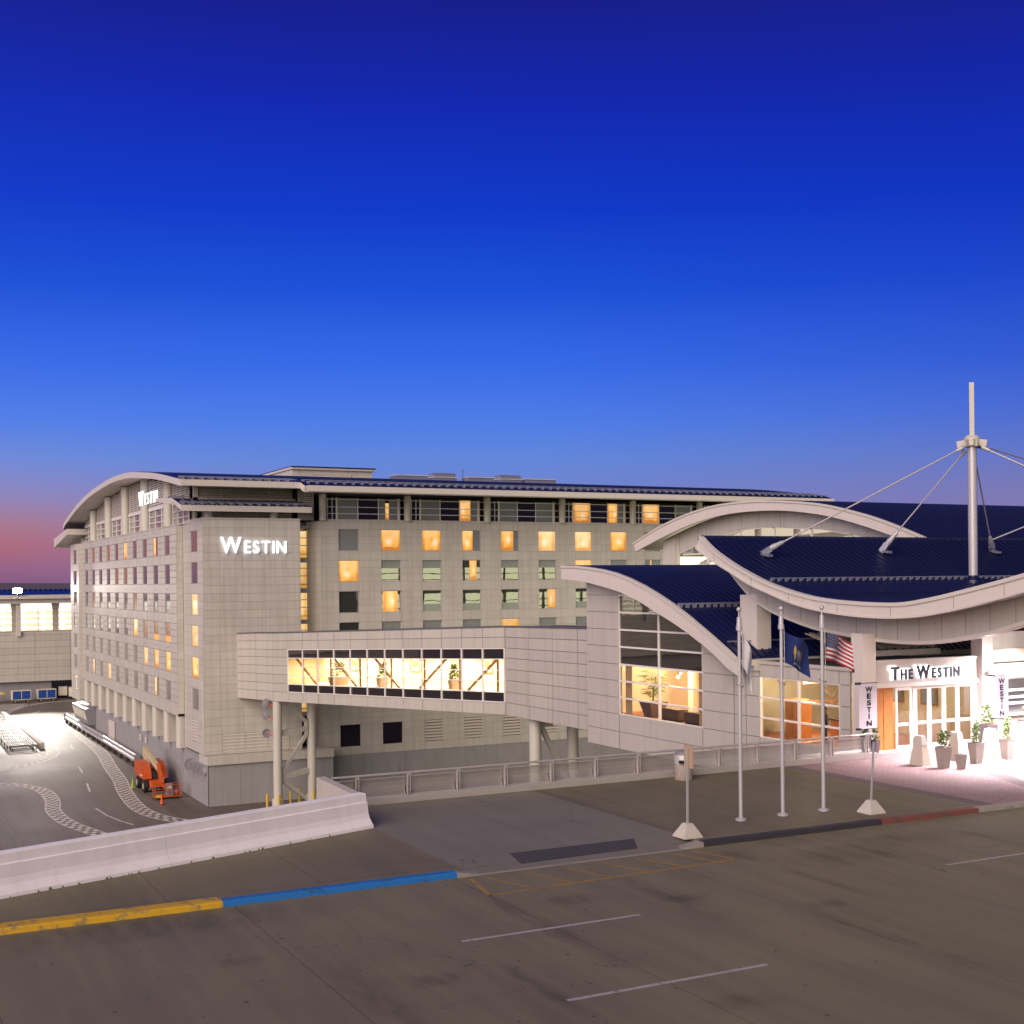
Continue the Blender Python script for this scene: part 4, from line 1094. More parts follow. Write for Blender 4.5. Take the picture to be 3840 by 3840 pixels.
# window band
wr = [.143,.258,.383,.507,.632,.757]
for k in range(NW):
    a, b = wss[k], wss[k+1]
    fr = MB()
    P = lambda s, f, d: sky_pt(2, s, f, d)
    for s in (a+.03, b-.03):
        fr.bar(P(s,wf0,.02), P(s,wf1,.02), .07, .10)
    for f in wr: fr.bar(P(a+.06,f+(.004 if f == wf0 else -.004 if f == wf1 else 0),.025), P(b-.06,f+(.004 if f == wf0 else -.004 if f == wf1 else 0),.025), .08, .07)
    w = fr.build('bridge_window', M['white'], SB)
    for f0, f1, nm_, mm in ((wr[1],wr[4],'pane','glass_in'),(wr[0],wr[1],'spandrel_pane','darkglass'),(wr[4],wr[5],'spandrel_pane','darkglass')):
        MB().face([P(a,f0,-.03), P(b,f0,-.03), P(b,f1,-.03), P(a,f1,-.03)]).build(nm_, M[mm], w, recalc=False)
# inside: floor, ceiling, back wall, truss, lamps
ib = MB()
def ins(s, f, d): return sky_pt(2, s, f, -d)
ib.face([ins(W0-1,wr[1],.1), ins(W1+.1,wr[1],.1), ins(W1+.1,wr[1],3.6), ins(W0-1,wr[1],3.6)],1)
ib.face([ins(W0-1,wr[1],3.6), ins(W1+.1,wr[1],3.6), ins(W1+.1,wr[4],3.6), ins(W0-1,wr[4],3.6)],0)
ib.face([ins(W0-1,wr[4],.1), ins(W1+.1,wr[4],.1), ins(W1+.1,wr[4],3.6), ins(W0-1,wr[4],3.6)],0)
for s in (W0-1, W1+.1): ib.face([ins(s,wr[1],.1), ins(s,wr[1],3.6), ins(s,wr[4],3.6), ins(s,wr[4],.1)],0)
M['bridge_in'] = mat('bridge_interior', (.86,.74,.52), .7, var=.03); 
ib.build('corridor', [M['bridge_in'], M['lobby']], SB, recalc=False)
lm = MB()
for k in range(9):
    s = W0+1.2+3.1*k
    lm.face([ins(s,wr[4]-.004,2.0), ins(s+1.5,wr[4]-.004,2.0), ins(s+1.5,wr[4]-.004,2.8), ins(s,wr[4]-.004,2.8)])
lm.build('ceiling_lamp', emit('corridor_lamp', (1.,.80,.52), 74.), SB, recalc=False)
tr = MB(); segs = 5; sl = (W1-W0)/segs
for k in range(segs):
    s0 = W0+1.6+(k-.18)*sl*1.02; s1 = s0+sl*.62
    lo, hi = wr[1]+.005, wr[4]-.005
    if k < 3: tr.bar(ins(s0+.3,hi,.35), ins(s1,lo,.35), .16, .16)
    else: tr.bar(ins(s1,hi,.35), ins(s0+.3,lo,.35), .16, .16)
for k in range(7):
    s = W0+1.95+k*4.35
    tr.bar(ins(min(s,W1-.2),wr[1],.35), ins(min(s,W1-.2),wr[4],.35), .15, .15)
tr.build('truss', M['brown'], SB)
for s, lab in ((W0+5.1,'framed picture in the footbridge, nearest the hotel'),(W0+14.0,'framed picture in the middle of the footbridge'),(W0+23.2,'framed picture in the footbridge, nearest the entrance building')):
    p = ins(s, .44, 3.5); u = seg(2)[4]; t = thing('picture', lab, 'picture', p, 'pictures in the footbridge')
    f = MB()
    for (a, z0, b, z1) in ((-.6,0,-.6,1.25),(.6,0,.6,1.25),(-.6,0,.6,0),(-.6,1.25,.6,1.25)):
        f.bar((p[0]+u.x*a,p[1]+u.y*a,p[2]+z0),(p[0]+u.x*b,p[1]+u.y*b,p[2]+z1),.07,.07)
    f.build('frame', M['brown'], t)
    u = Vector((u.x,u.y,0)); z = Vector((0,0,1)); c = Vector(p)
    MB().face([c-u*.28+z*.4, c+u*.28+z*.4, c+u*.28+z*.9, c-u*.28+z*.9]).build('print', M['tanwin'], t, recalc=False)
rn = random.Random(5)
for s, wide, lab in ((W0+6.2,.75,'long trough of shrubs in the footbridge, nearest the hotel'),(W0+12.6,.42,'potted shrub in the middle of the footbridge'),(W0+21.9,.36,'potted shrub in the footbridge, nearest the entrance building')):
    p = ins(s, wr[1], 1.2); t = thing('potted_plant', lab, 'potted plant', p, 'plants in the footbridge')
    MB().frustum(p[0],p[1],p[2],p[2]+.75,wide*.8,wide*.9,wide,wide).build('pot', M['board'], t)
    shrub(MB(), (p[0],p[1],p[2]+.7), wide*1.3, 1.15, 260, .22, rn).build('foliage', M['leaf'], t, recalc=False)
# supports
def round_col(x, y, z0, z1, r=.41, ped=None):
    if ped: MB().lathe([(.56,GZ),(.56,ped),(.54,ped+.03)], (x,y,0), 20).build('pedestal', M['conc'], SB, True)
    MB().lathe([(r,z0),(r,z1)], (x,y,0), 24).build('support_column', M['column'], SB, True)
C1 = Vector((34.15,113.7)); C2 = Vector((37.7,114.75)); uc = (C2-C1).normalized()
round_col(C1.x,C1.y,-11.4,-2.55,.41,-11.4); round_col(C2.x,C2.y,-11.4,-2.45,.41,-11.4)
def br(a, za, b, zb, w=.3, h=.42):
    p = C1+uc*a; q = C1+uc*b; MB().bar((p.x,p.y,za),(q.x,q.y,zb),w,h).build('brace', M['column'], SB)
dd = (C2-C1).length
br(.55,-2.5,dd-.65,-4.6,.26,.30); br(.4,-5.5,dd-.5,-5.25,.34,.46); br(dd-.6,-5.85,.62,-8.8,.26,.30); br(.5,-9.45,dd-.35,-9.15,.34,.46); br(.62,-9.9,dd-.45,-11.9,.26,.30)
br(dd-.62,-4.55,dd-.62,-5.9,.26,.30); br(.6,-8.7,.6,-9.95,.26,.30)
round_col(42.75,80.2,GZ,-1.5,.43); round_col(46.2,80.9,GZ,-1.5,.43)
MB().bar((43.3,80.4,-2.1),(45.8,80.8,-6.6),.28,.34).bar((43.1,80.35,-2.0),(44.3,80.5,-2.1),.3,.3).build('brace', M['column'], SB)
def sat_dish(c, n, r, label, group, arm):
    t = thing('satellite_dish', label, 'satellite dish', c, group)
    n = Vector(n).normalized(); c = Vector(c); a = n.orthogonal().normalized(); b = n.cross(a); mb = MB(); K = 16
    rings = []
    for i in range(5):
        q = i/4
        rings.append([c + n*(.28*r*q*q) + (a*math.cos(2*PI*k/K)+b*math.sin(2*PI*k/K))*r*q for k in range(K)])
    for i in range(4):
        for k in range(K): mb.face([rings[i][k], rings[i][(k+1)%K], rings[i+1][(k+1)%K], rings[i+1][k]])
    mb.build('reflector', M['dish'], t, True, recalc=False)
    f = c+n*r*1.05
    MB().tube([c-n*.02+Vector((0,0,-r*.95)), f+Vector((0,0,-.25*r)), f], .025, 6).sphere(f, .07, 8).build('feed_arm', M['dish'], t)
    MB().tube([c-n*.02, Vector(arm)], .05, 8).build('mount', M['orange' if group.startswith('dishes on the') and arm[2] > -6 else 'dish'], t)
for z, y, lab in ((-2.75,114.5,'topmost'),(-3.85,114.45,'middle'),(-5.45,114.3,'lowest')):
    sat_dish((33.30,y-.15,z), (-.75,-.35,.25) if z > -5 else (-.2,-.95,.1), .42, lab+' small satellite dish on the footbridge column', 'dishes on the footbridge column', (33.78,113.65,z-.25))
for y, r, lab in ((124.3,.70,'leftmost'),(120.9,.55,'second'),(118.7,.5,'third')):
    pass
for y, r, lab in ((124.2,.62,'wire fed satellite dish on the hotel base wall, farthest from the corner'),(122.6,.50,'satellite dish on the hotel base wall beside the wire fed one'),(121.2,.50,'satellite dish on the hotel base wall, one from the corner'),(119.8,.48,'satellite dish on the hotel base wall, nearest the corner')):
    sat_dish((28.75,y,-9.2), (-.35,-.9,.35), r, lab, 'dishes on the hotel base wall', (29.1,y+.25,-9.4))
def bollard(x, y, lab):
    t = thing('bollard', lab, 'bollard', (x,y,GZ), 'yellow bollards by the footbridge supports')
    MB().lathe([(.11,0),(.11,1.55)], (x,y,GZ), 12).build('post', M['yellow'], t, True); MB().sphere((x,y,GZ+1.55), .11, 10).build('cap', M['yellow'], t, True)
for x, y, lab in ((33.1,113.6,'leftmost yellow bollard under the footbridge'),(33.95,112.8,'yellow bollard in front of the left support pedestal'),(35.35,113.9,'yellow bollard just right of the left support pedestal'),
                  (36.75,115.6,'yellow bollard just left of the right support pedestal'),(37.5,113.8,'yellow bollard in front of the right support pedestal'),(39.1,115.4,'rightmost yellow bollard under the footbridge')):
    bollard(x, y, lab)

# ------------------------------------------------------------------ entrance pavilion (curved roof, big window)
PV = thing('pavilion', 'cream entrance pavilion with quarter round navy roof and large gridded window', 'pavilion', (44,58,-2))
PX = 40.6
POUT = [(70.6,9.03),(68.9,9.0),(67.2,8.89),(65.6,8.74),(64.05,8.51),(62.56,8.18),(61.12,7.78),(59.73,7.32),(58.39,6.82),(57.1,6.28),(55.85,5.69),(54.64,5.11),(53.46,4.52),(52.66,4.07)]
PIN = [(70.6,8.22),(68.9,8.15),(67.4,8.01),(65.62,7.76),(63.8,7.46),(61.85,6.98),(59.75,6.27),(58.4,5.83),(57.12,5.36),(55.6,4.72),(54.5,4.2),(53.46,3.6),(52.8,3.35),(52.4,3.2)]
mb = MB()
W1h = (3.7, 12.2)   # window along u measured from Y=69.2 toward the viewer
def PP(yy, z, d=0.): return (PX-d, yy, z)
hz = [-1.93,-.9,.14,1.13,2.13,3.12,4.16,5.18,6.21,7.24,8.2]
ys = [69.2,65.48,57.0,54.2,53.2]
def inside(y): return interp([(a,b) for a,b in PIN], y)
for y0, y1 in zip(ys, ys[1:]):
    for z0, z1 in zip(hz, hz[1:]):
        if y0 == 65.48 and z0 >= .13: continue
        N_ = 10
        for k in range(N_):
            a = y0+(y1-y0)*k/N_; b = y0+(y1-y0)*(k+1)/N_
            ta, tb = min(z1, inside(a)+.05), min(z1, inside(b)+.05)
            if max(ta,tb) <= z0+.01: continue
            ta = max(ta, z0); tb = max(tb, z0)
            ga = .022 if k == 0 else 0; gb = .022 if k == N_-1 else 0; gt = .018
            mb.face([PP(a-ga,z0+gt), PP(b+gb,z0+gt), PP(b+gb,max(z0+gt,tb-(gt if tb == z1 else 0))), PP(a-ga,max(z0+gt,ta-(gt if ta == z1 else 0)))], 0)
            mb.face([PP(a,z0,-.05), PP(b,z0,-.05), PP(b,tb,-.05), PP(a,ta,-.05)], 1)
# lower front part to the entrance corner
ys2 = [53.2,52.1,49.1,46.2,45.45]
hz2 = [-1.93,-.9,.16,1.15,2.2,3.2,4.0]
hol = (52.1,46.2,.16,3.2)
for y0, y1 in zip(ys2, ys2[1:]):
    for z0, z1 in zip(hz2, hz2[1:]):
        if hol[1] < (y0+y1)/2 < hol[0] and hol[2] < (z0+z1)/2 < hol[3]: continue
        mb.face([PP(y0-.02,z0+.02), PP(y1+.02,z0+.02), PP(y1+.02,z1-.02), PP(y0-.02,z1-.02)], 0)
        mb.face([PP(y0,z0,-.05), PP(y1,z0,-.05), PP(y1,z1,-.05), PP(y0,z1,-.05)], 1)
for (ya,yb,za,zb) in ((65.48,57.0,.14,None),(52.1,46.2,.16,3.2)):
    for y in (ya,yb):
        zt = zb or inside(y); mb.face([PP(y,za), PP(y,zt), PP(y,zt,-.22), PP(y,za,-.22)], 0)
    mb.face([PP(ya,za), PP(yb,za), PP(yb,za,-.22), PP(ya,za,-.22)], 0)
mb.box(PX-.08,PX+.1,45.4,53.2,3.86,4.02,0); mb.box(PX-.14,PX+.1,52.0,54.6,3.5,4.06,0)
mb.face([(PX,69.2,-1.93),(PX+12,69.2,-1.93),(PX+12,45.4,-1.93),(PX,45.4,-1.93)],0)
mb.face([(PX,69.2,-1.93),(PX+9,69.2,-1.93),(PX+9,69.2,8.3),(PX,69.2,8.1)],0)
mb.build('pavilion_wall', [M['panel2'], M['joint']], PV, recalc=False)
# arched fascia, roof, seams
f = MB(); band(f, POUT, PIN, 39.6, .16); f.build('arch_fascia', M['white_panel'], PV)
f = MB(); band(f, [(y,z+.05) for y,z in POUT], [(y,z-.09) for y,z in POUT], 39.53, .22); f.build('arch_trim', M['trim'], PV)
mb = MB(); vault(mb, POUT, 39.7, 58.2, .3); r = mb.build('roof', [M['roof'], M['soffit'], M['trim']], PV, recalc=False)
sm = MB(); seams(sm, POUT, [39.95+.46*i for i in range(40)], .05, .075); sm.build('roof_seam', M['seam'], r)
g = MB(); yg, zg = 57.9, interp(POUT, 57.9); g.bar((39.7,yg,zg+.20),(57.5,yg,zg+.20),.1,.09)
for i in range(38): g.box(39.85+.46*i-.12,39.85+.46*i+.12,yg-.07,yg+.07,zg-.02,zg+.17)
g.build('snow_guard', M['guard'], r)
g = MB(); yg, zg = 53.9, interp(POUT, 53.9); g.bar((40.0,yg,zg+.18),(49.0,yg,zg+.18),.07,.07); g.build('snow_guard', M['guard'], r)
MB().box(40.0,49.4,52.3,52.7,3.75,4.06).build('gutter', M['trim'], PV)
# flat roof behind the entrance fascia
MB().box(PX+.1,49.5,45.3,52.4,3.80,3.98).build('flat_roof', M['void'], PV)
# big window
u0, u1 = 65.48, 57.0; mid = 61.25
rowz = [.14,1.12,2.13,3.12,4.16,5.18,6.21,7.24]
for a, b in ((u0,mid),(mid,u1)):
    fr = MB(); 
    for y, o_ in ((a,0 if a == u0 else -.035),(b,.035 if b == mid else 0)): fr.box(PX+.02,PX+.16,y+o_-(.06 if o_ == 0 else .033),y+o_+(.06 if o_ == 0 else .033),.14,inside(y)+.02)
    for z in rowz:
        yl = a; yr = b
        while yr < yl-.1 and inside(yr) < z+.02: yr += .05
        if yl-yr > .2: fr.box(PX+.03,PX+.14,yr,yl,z-.05,z+.05)
    w = fr.build('grid_window', M['white'], PV)
    lo = MB().face([PP(a,.14,-.1), PP(b,.14,-.1), PP(b,3.12,-.1), PP(a,3.12,-.1)]).build('pane', M['glass'], w, recalc=False)
    up = MB(); n = 14
    for k in range(n):
        ya = a+(b-a)*k/n; yb = a+(b-a)*(k+1)/n
        up.face([PP(ya,3.12,-.1), PP(yb,3.12,-.1), PP(yb,inside(yb)+.03,-.1), PP(ya,inside(ya)+.03,-.1)])
    up.build('upper_pane', M['darkglass'], w, recalc=False)
# lower window by the entrance
fr = MB()
for y in (52.1,49.15,46.2): fr.box(PX+.02,PX+.15,y-.06,y+.06,.16,3.2)
for z in (.16,1.15,2.17,3.2): fr.box(PX+.03,PX+.14,46.26,52.04,z-.045,z+.045)
w = fr.build('grid_window', M['white'], PV)
MB().face([PP(52.1,.16,-.1), PP(46.2,.16,-.1), PP(46.2,3.2,-.1), PP(52.1,3.2,-.1)]).build('pane', M['glass'], w, recalc=False)
# interior of the pavilion
ib = MB()
ib.face([(PX+.2,69,.1),(48,69,.1),(48,45.4,.1),(PX+.2,45.4,.1)],1)
ib.face([(PX+.2,69,3.25),(48,69,3.25),(48,45.4,3.25),(PX+.2,45.4,3.25)],0)
ib.face([(48.05,69,.1),(48.05,45.4,.1),(48.05,45.4,3.25),(48.05,69,3.25)],0)
ib.face([(PX+.3,66.6,.1),(48,66.6,.1),(48,66.6,3.25),(PX+.3,66.6,3.25)],0)
ib.face([(PX+.3,54.0,.1),(48,54.0,.1),(48,54.0,3.25),(PX+.3,54.0,3.25)],2)
ib.build('interior_room', [M['wallwarm'], M['floorwarm'], mat('grey_green_wall', (.40,.42,.36), .5)], PV, recalc=False)
MB().box(44.4,44.6,57,60.6,.1,3.2).box(43.9,46.5,56.9,57.1,.1,3.2).build('wood_partition', M['wood'], PV)
MB().box(44.2,44.5,63.0,63.5,.1,3.2).build('interior_pillar', M['bridge_in'], PV)
for y, lab in ((65.0,'left'),(57.5,'right')):
    c = MB()
    for k in range(9):
        yy = y-.36+k*.09; c.face([(PX+.4+(.05 if k%2 else 0),yy,.1),(PX+.4+(0 if k%2 else .05),yy+.09,.1),(PX+.4+(0 if k%2 else .05),yy+.09,3.1),(PX+.4+(.05 if k%2 else 0),yy,3.1)])
    c.build('curtain', M['curtain'], PV, recalc=False)
t = thing('potted_palm', 'leafy palm in a large grey pot behind the big pavilion window', 'potted plant', (41.8,63.6,.1))
MB().frustum(41.8,63.6,.1,.98,.38,.38,.62,.62).build('pot', M['darkplanter'], t)
pl = MB(); rn = random.Random(11)
for k in range(46):
    an = rn.uniform(0,2*PI); hgt = rn.uniform(.3,1.9); ln = rn.uniform(.5,.95); base = Vector((41.8+rn.uniform(-.12,.12),63.6+rn.uniform(-.12,.12),1.0+hgt*.75)); d = Vector((math.cos(an),math.sin(an),0))
    for q in range(7):
        a = base+d*ln*q/7+Vector((0,0,.35*math.sin(q/7*2.4)*ln)); sd = d.cross(Vector((0,0,1)))*(.22*(1-q/8))
        for s in (-1,1): pl.face([a, a+d*.12+sd*s*.5, a+d*.2+sd*s+Vector((0,0,-.1)), a+d*.05+sd*s*.4])
for k in range(5): pl.tube([(41.8+rn.uniform(-.1,.1),63.6+rn.uniform(-.1,.1),.95),(41.8+rn.uniform(-.15,.15),63.6+rn.uniform(-.15,.15),2.4)],.018,5)
pl.build('fronds', M['leaf'], t, recalc=False)
def ottoman(x, y, wy, lab):
    t = thing('bench_seat', lab, 'bench', (x,y,.1), 'dark benches in the pavilion')
    MB().box(x-.32,x+.32,y-wy,y+wy,.2,.72).build('seat', M['sofa'], t); MB().box(x-.28,x+.28,y-wy+.05,y+wy-.05,.1,.2).build('plinth', M['void'], t)
    MB().box(x-.30,x+.30,y-wy+.03,y+wy-.03,.72,.78).build('cushion', M['sofa'], t)
ottoman(41.6,61.2,.95,'dark upholstered bench inside the big window, under the mullion')
ottoman(41.4,58.4,1.05,'dark upholstered bench inside the big window, at its right end')
t = thing('floor_lamp', 'floor lamp with pale drum shade inside the big window', 'lamp', (42.6,57.6,.1))
MB().tube([(42.6,57.6,.1),(42.6,57.6,1.7)],.02,6).lathe([(.16,0),(.16,.03)],(42.6,57.6,.1),12).build('stand', M['brass'], t)
MB().lathe([(.30,1.6),(.25,2.1)],(42.6,57.6,.1),18).build('shade', emit('lamp_shade', (1.,.72,.42), 3.), t, True)
for x, y, lab in ((42.4,61.9,'left bare bulb pair hanging in the pavilion'),(43.2,59.6,'right bulb pair hanging in the pavilion')):
    t = thing('pendant_lamp', lab, 'lamp', (x,y,3.2)); MB().tube([(x,y,3.25),(x,y,2.55)],.012,5).build('cord', M['ink'], t); MB().sphere((x,y,2.5),.09,10).sphere((x,y-.25,2.72),.07,10).build('bulb', M['lampwarm'], t, True)
t = thing('reception_desk', 'wooden desk with dark front inside the entrance side window', 'desk', (43.6,48.6,.1))
MB().box(43.2,44.0,47.4,49.8,.1,1.1).build('desk_body', M['wood'], t); MB().box(43.1,44.1,47.3,49.9,1.1,1.16).build('top', M['sofa'], t)
t = thing('cabinet', 'orange wood cabinet inside the entrance side window', 'cabinet', (42.6,51.6,.1))
MB().box(42.3,43.0,51.0,52.2,.1,2.0).build('carcass', M['wood'], t); MB().box(42.26,42.3,51.05,51.58,.2,1.9).box(42.26,42.3,51.62,52.15,.2,1.9).build('cabinet_door', M['wood'], t)
for y, lab in ((50.3,'left framed print on the wall behind the side window'),(48.0,'right framed print on the wall behind the side window')):
    t = thing('picture', lab, 'picture', (48,y,2.0)); MB().box(47.95,48.0,y-.55,y+.55,1.7,2.6).build('frame', M['brown'], t); MB().box(47.92,47.95,y-.42,y+.42,1.82,2.48).build('print', M['crest'], t)
# a guest standing behind the side window
def person(x, y, z, face, lab):
    t = thing('person', lab, 'person', (x,y,z))
    J = [(0,0,.98),(0,0,1.18),(0,0,1.38),(0,0,1.50),(.02,0,1.62),  (0,.10,.92),(.02,.11,.50),(0,.11,.08),(.12,.11,.03), (0,-.10,.92),(.03,-.12,.50),(0,-.12,.08),(.12,-.12,.03), (0,.20,1.42),(-.02,.25,1.16),(.10,.24,.93), (0,-.20,1.42),(.02,-.25,1.16),(.16,-.20,1.0)]
    Rr = [.135,.125,.14,.06,.055, .095,.065,.045,.04,.095,.065,.045,.04,.065,.045,.032,.065,.045,.032]
    Ed = [(0,1),(1,2),(2,3),(3,4),(0,5),(5,6),(6,7),(7,8),(0,9),(9,10),(10,11),(11,12),(2,13),(13,14),(14,15),(2,16),(16,17),(17,18)]
    c, s = math.cos(face), math.sin(face)
    me = bpy.data.meshes.new('body'); me.from_pydata([(x+c*a-s*b, y+s*a+c*b, z+h) for a,b,h in J], Ed, [])
    o = bpy.data.objects.new('tmp', me); COL.objects.link(o)
    sk = o.modifiers.new('s', 'SKIN'); sub = o.modifiers.new('d', 'SUBSURF'); sub.levels = sub.render_levels = 2
    for v, r in zip(me.skin_vertices[0].data, Rr): v.radius = (r, r)
    me.skin_vertices[0].data[0].use_root = True
    dg = bpy.context.evaluated_depsgraph_get(); me2 = bpy.data.meshes.new_from_object(o.evaluated_get(dg)); bpy.data.objects.remove(o)
    me2.materials.clear(); me2.materials.append(M['shirt']); link('body', me2, t)
    hp = (x+c*.03, y+s*.03, z+1.68)
    MB().sphere(hp, .095, 14, sz=1.25).sphere((hp[0]+c*.10,hp[1]+s*.10,hp[2]-.01), .018, 6).build('head', M['skin'], t, True)
    MB().sphere((hp[0]-c*.015,hp[1]-s*.015,hp[2]+.03), .108, 14, sz=1.15).build('hair', M['hair'], t, True)
person(42.0,48.75,.1,PI*.8,'person in dark clothes standing behind the side window')

# ------------------------------------------------------------------ arched terminal hall behind
HL = thing('arched_hall', 'wide hall with arched navy roof, cream fascia and lit arched window', 'building', (75,58,0))
HOUT = resample([(89.68,11.1),(86.19,12.21),(82.34,13.07),(78.75,13.56),(75.4,13.68),(72.0,13.58),(67.02,13.09),(63.45,12.37),(60.57,11.6),(57.2,10.45)], 3)
HIN = resample([(89.27,10.45),(86.21,11.27),(82.36,12.16),(78.77,12.72),(75.4,12.94),(71.0,12.84),(67.03,12.39),(63.46,11.65),(59.52,10.54),(57.2,9.75)], 3)
mb = MB(); vault(mb, HOUT, 57.3, 150, .5); r = mb.build('roof', [M['roof'], M['soffit'], M['trim']], HL, recalc=False)
sm = MB(); seams(sm, HOUT, [57.8+.6*i for i in range(100)], .05, .07); sm.build('roof_seam', M['seam'], r)
f = MB(); band(f, HOUT, HIN, 57.1, .18); f.build('arch_fascia', M['white_panel'], HL)
f = MB(); band(f, [(y,z+.04) for y,z in HOUT], [(y,z-.10) for y,z in HOUT], 57.03, .22); f.build('arch_trim', M['trim'], HL)
GXh = 58.4
WIN = [(85.27,10.21),(82.25,10.94),(79.5,11.45),(76.84,11.79),(74.5,11.85),(72.4,11.76),(68.08,11.49),(63.65,10.75),(60,9.9),(57,9.0)]
mb = MB(); N_ = 60; yA, yB = 86.8, 57.1
HU = [(y, z-.02) for y, z in HIN]
for k in range(N_):
    a = yA+(yB-yA)*k/N_; b = yA+(yB-yA)*(k+1)/N_
    la = interp(WIN,a) if a < 85.3 else 3.; lb = interp(WIN,b) if b < 85.3 else 3.
    mb.face([(GXh,a,la),(GXh,b,lb),(GXh,b,interp(HU,b)+.3),(GXh,a,interp(HU,a)+.3)],0)
for y in (84.9,81.26,76.82,72.39,68.06,63.64,60):
    mb.box(GXh-.012,GXh+.01,y-.025,y+.025,interp(WIN,y),interp(HIN,y),1)
mb.box(58.1,58.5,85.2,86.75,3,interp(HIN,86.0),0)
mb.build('gable_wall', [M['panel'], M['joint']], HL, recalc=False)
fr = MB()
for k in range(8):
    y = 85.2-4.0*k
    if y > 57: fr.box(GXh+.05,GXh+.2,y-.07,y+.07,8.4,interp(WIN,y))
for (a,za),(b,zb) in zip(WIN, WIN[1:]): fr.bar((GXh+.1,a,za-.04),(GXh+.1,b,zb-.04),.1,.1)
for z in (9.25,10.1): fr.box(GXh+.05,GXh+.18,57.5,84.9 if z < 10 else 84.5,z-.05,z+.05)
w = fr.build('arched_window', M['white'], HL)
g = MB()
for (a,za),(b,zb) in zip(WIN, WIN[1:]): g.face([(GXh+.15,a,8.2),(GXh+.15,b,8.2),(GXh+.15,b,zb),(GXh+.15,a,za)])
g.build('pane', M['glass'], w, recalc=False)
ig = MB(); HQ = [(y, z-.75) for y, z in HOUT]
for k in range(30):
    a = 86.5-29.2*k/30; b = 86.5-29.2*(k+1)/30
    ig.face([(64,a,8.3),(64,b,8.3),(64,b,interp(HQ,b)),(64,a,interp(HQ,a))])
ig.face([(58.6,86.5,8.3),(64,86.5,8.3),(64,57.3,8.3),(58.6,57.3,8.3)])
ig.build('inner_wall', emit('hall_glow', (1.,.86,.62), .75), HL, recalc=False)
for y in (83.0,78.0,73.5,69.0,64.5): MB().lathe([(.26,8.3),(.26,interp(HQ,y))],(60.8,y,0),14).build('inner_column', M['white'], HL, True)
MB().bar((60.3,84.6,9.3),(60.3,79.0,10.9),.35,.35).bar((60.3,79.0,10.9),(60.3,66,11.2),.3,.35).build('inner_beam', M['white'], HL)
MB().box(65,148,57,86,0,8.2).build('core', M['void'], HL)
mb = MB(); panels(mb, (150,88.5), (-1,0), (0,1), [3*i for i in range(31)], [GZ,-9,-6,-3,0,2.2,3.8,6.6,7.6,10.0,10.8], [(3*i+.2,3*i+2.9,3.8,6.6) for i in range(30)]+[(3*i+.2,3*i+2.9,7.6,10.0) for i in range(30)]+[(3*i,3*i+3,-6,-3) for i in range(30)])
bw = mb.build('rear_wall', [M['panel'], M['joint']], HL, recalc=False)
fr = MB()
for k in range(31): fr.box(60+3*k-.12,60+3*k+.12,88.3,88.55,3.8,10.0)
for z in (4.7,5.6,8.4,9.2): fr.box(60,150,88.3,88.52,z-.05,z+.05)
fr.build('rear_mullion', M['brown'], bw)
gl = emit('added_rear_glow', (1.,.98,.58), 2.3)
for z0, z1 in ((3.8,6.6),(7.6,10.0),(-6,-3)): MB().face([(60,88.2,z0),(150,88.2,z0),(150,88.2,z1),(60,88.2,z1)]).build('added_glow_band', gl, bw, recalc=False)  # unseen glowing bands, added for the hotel's front windows to reflect
# ------------------------------------------------------------------ swooping entrance canopy
CN = thing('canopy', 'swooping entrance canopy with deep pale fascia and navy seamed roof', 'canopy', (50,46,.15))
CT = resample([(56.28,10.40),(55.18,9.68),(53.59,8.94),(52.06,8.36),(50.59,7.89),(48.71,7.46),(46.94,7.18),(44.92,7.03),(42.86,6.97),(41.36,7.01),(39.71,7.24),(38.2,7.52),(36.6,7.84),(35.2,8.14),(33.4,8.55)], 3)
CB = resample([(56.63,9.80),(55.19,9.10),(53.59,8.47),(52.06,7.86),(50.59,7.43),(48.72,6.93),(46.94,6.63),(44.93,6.44),(42.87,6.37),(41.23,6.42),(39.72,6.59),(38.2,6.85),(36.6,7.18),(35.2,7.5),(33.4,7.95)], 3)
f = MB(); band(f, CT, CB, 40.0, .18); f.build('fascia', M['white_panel'], CN)
f = MB(); band(f, [(y,z+.07) for y,z in CT], [(y,z-.09) for y,z in CT], 39.93, .3); band(f, [(y,z+.06) for y,z in CB], [(y,z-.03) for y,z in CB], 39.95, .2); f.build('fascia_trim', M['trim'], CN)
j = MB()
for y in (55.0,51.9,49.0,45.6,42.2,38.6,36.0):
    j.hexa([(39.985,y-.015,interp(CB,y)+.05),(40.02,y-.015,interp(CB,y)+.05),(40.02,y+.015,interp(CB,y)+.05),(39.985,y+.015,interp(CB,y)+.05),(39.985,y-.015,interp(CT,y)-.08),(40.02,y-.015,interp(CT,y)-.08),(40.02,y+.015,interp(CT,y)-.08),(39.985,y+.015,interp(CT,y)-.08)])
j.build('fascia_joint', M['joint'], CN)
low = [(y, z-.55) for y, z in CT]
mb = MB(); vault(mb, [(y,z-.02) for y,z in CT], 40.18, 72, .5); r = mb.build('roof', [M['roof'], M['soffit'], M['trim']], CN, recalc=False)
sm = MB(); seams(sm, CT, [40.6+.46*i for i in range(68)], .05, .075); sm.build('roof_seam', M['seam'], r)
for yg in (51.0, 47.5):
    g = MB(); zg = interp(CT, yg)
    g.bar((40.5,yg,zg+.15),(71.5,yg,zg+.15),.05,.05)
    if yg > 50:
        for i in range(67): g.box(40.6+.46*i-.1,40.6+.46*i+.1,yg-.06,yg+.06,zg-.02,zg+.12)
    g.build('snow_guard', M['guard'] if yg > 50 else M['seam'], r)
MB().box(40.05,72.0,56.2,56.5,10.1,10.46).build('ridge_cap', M['seam'], CN)
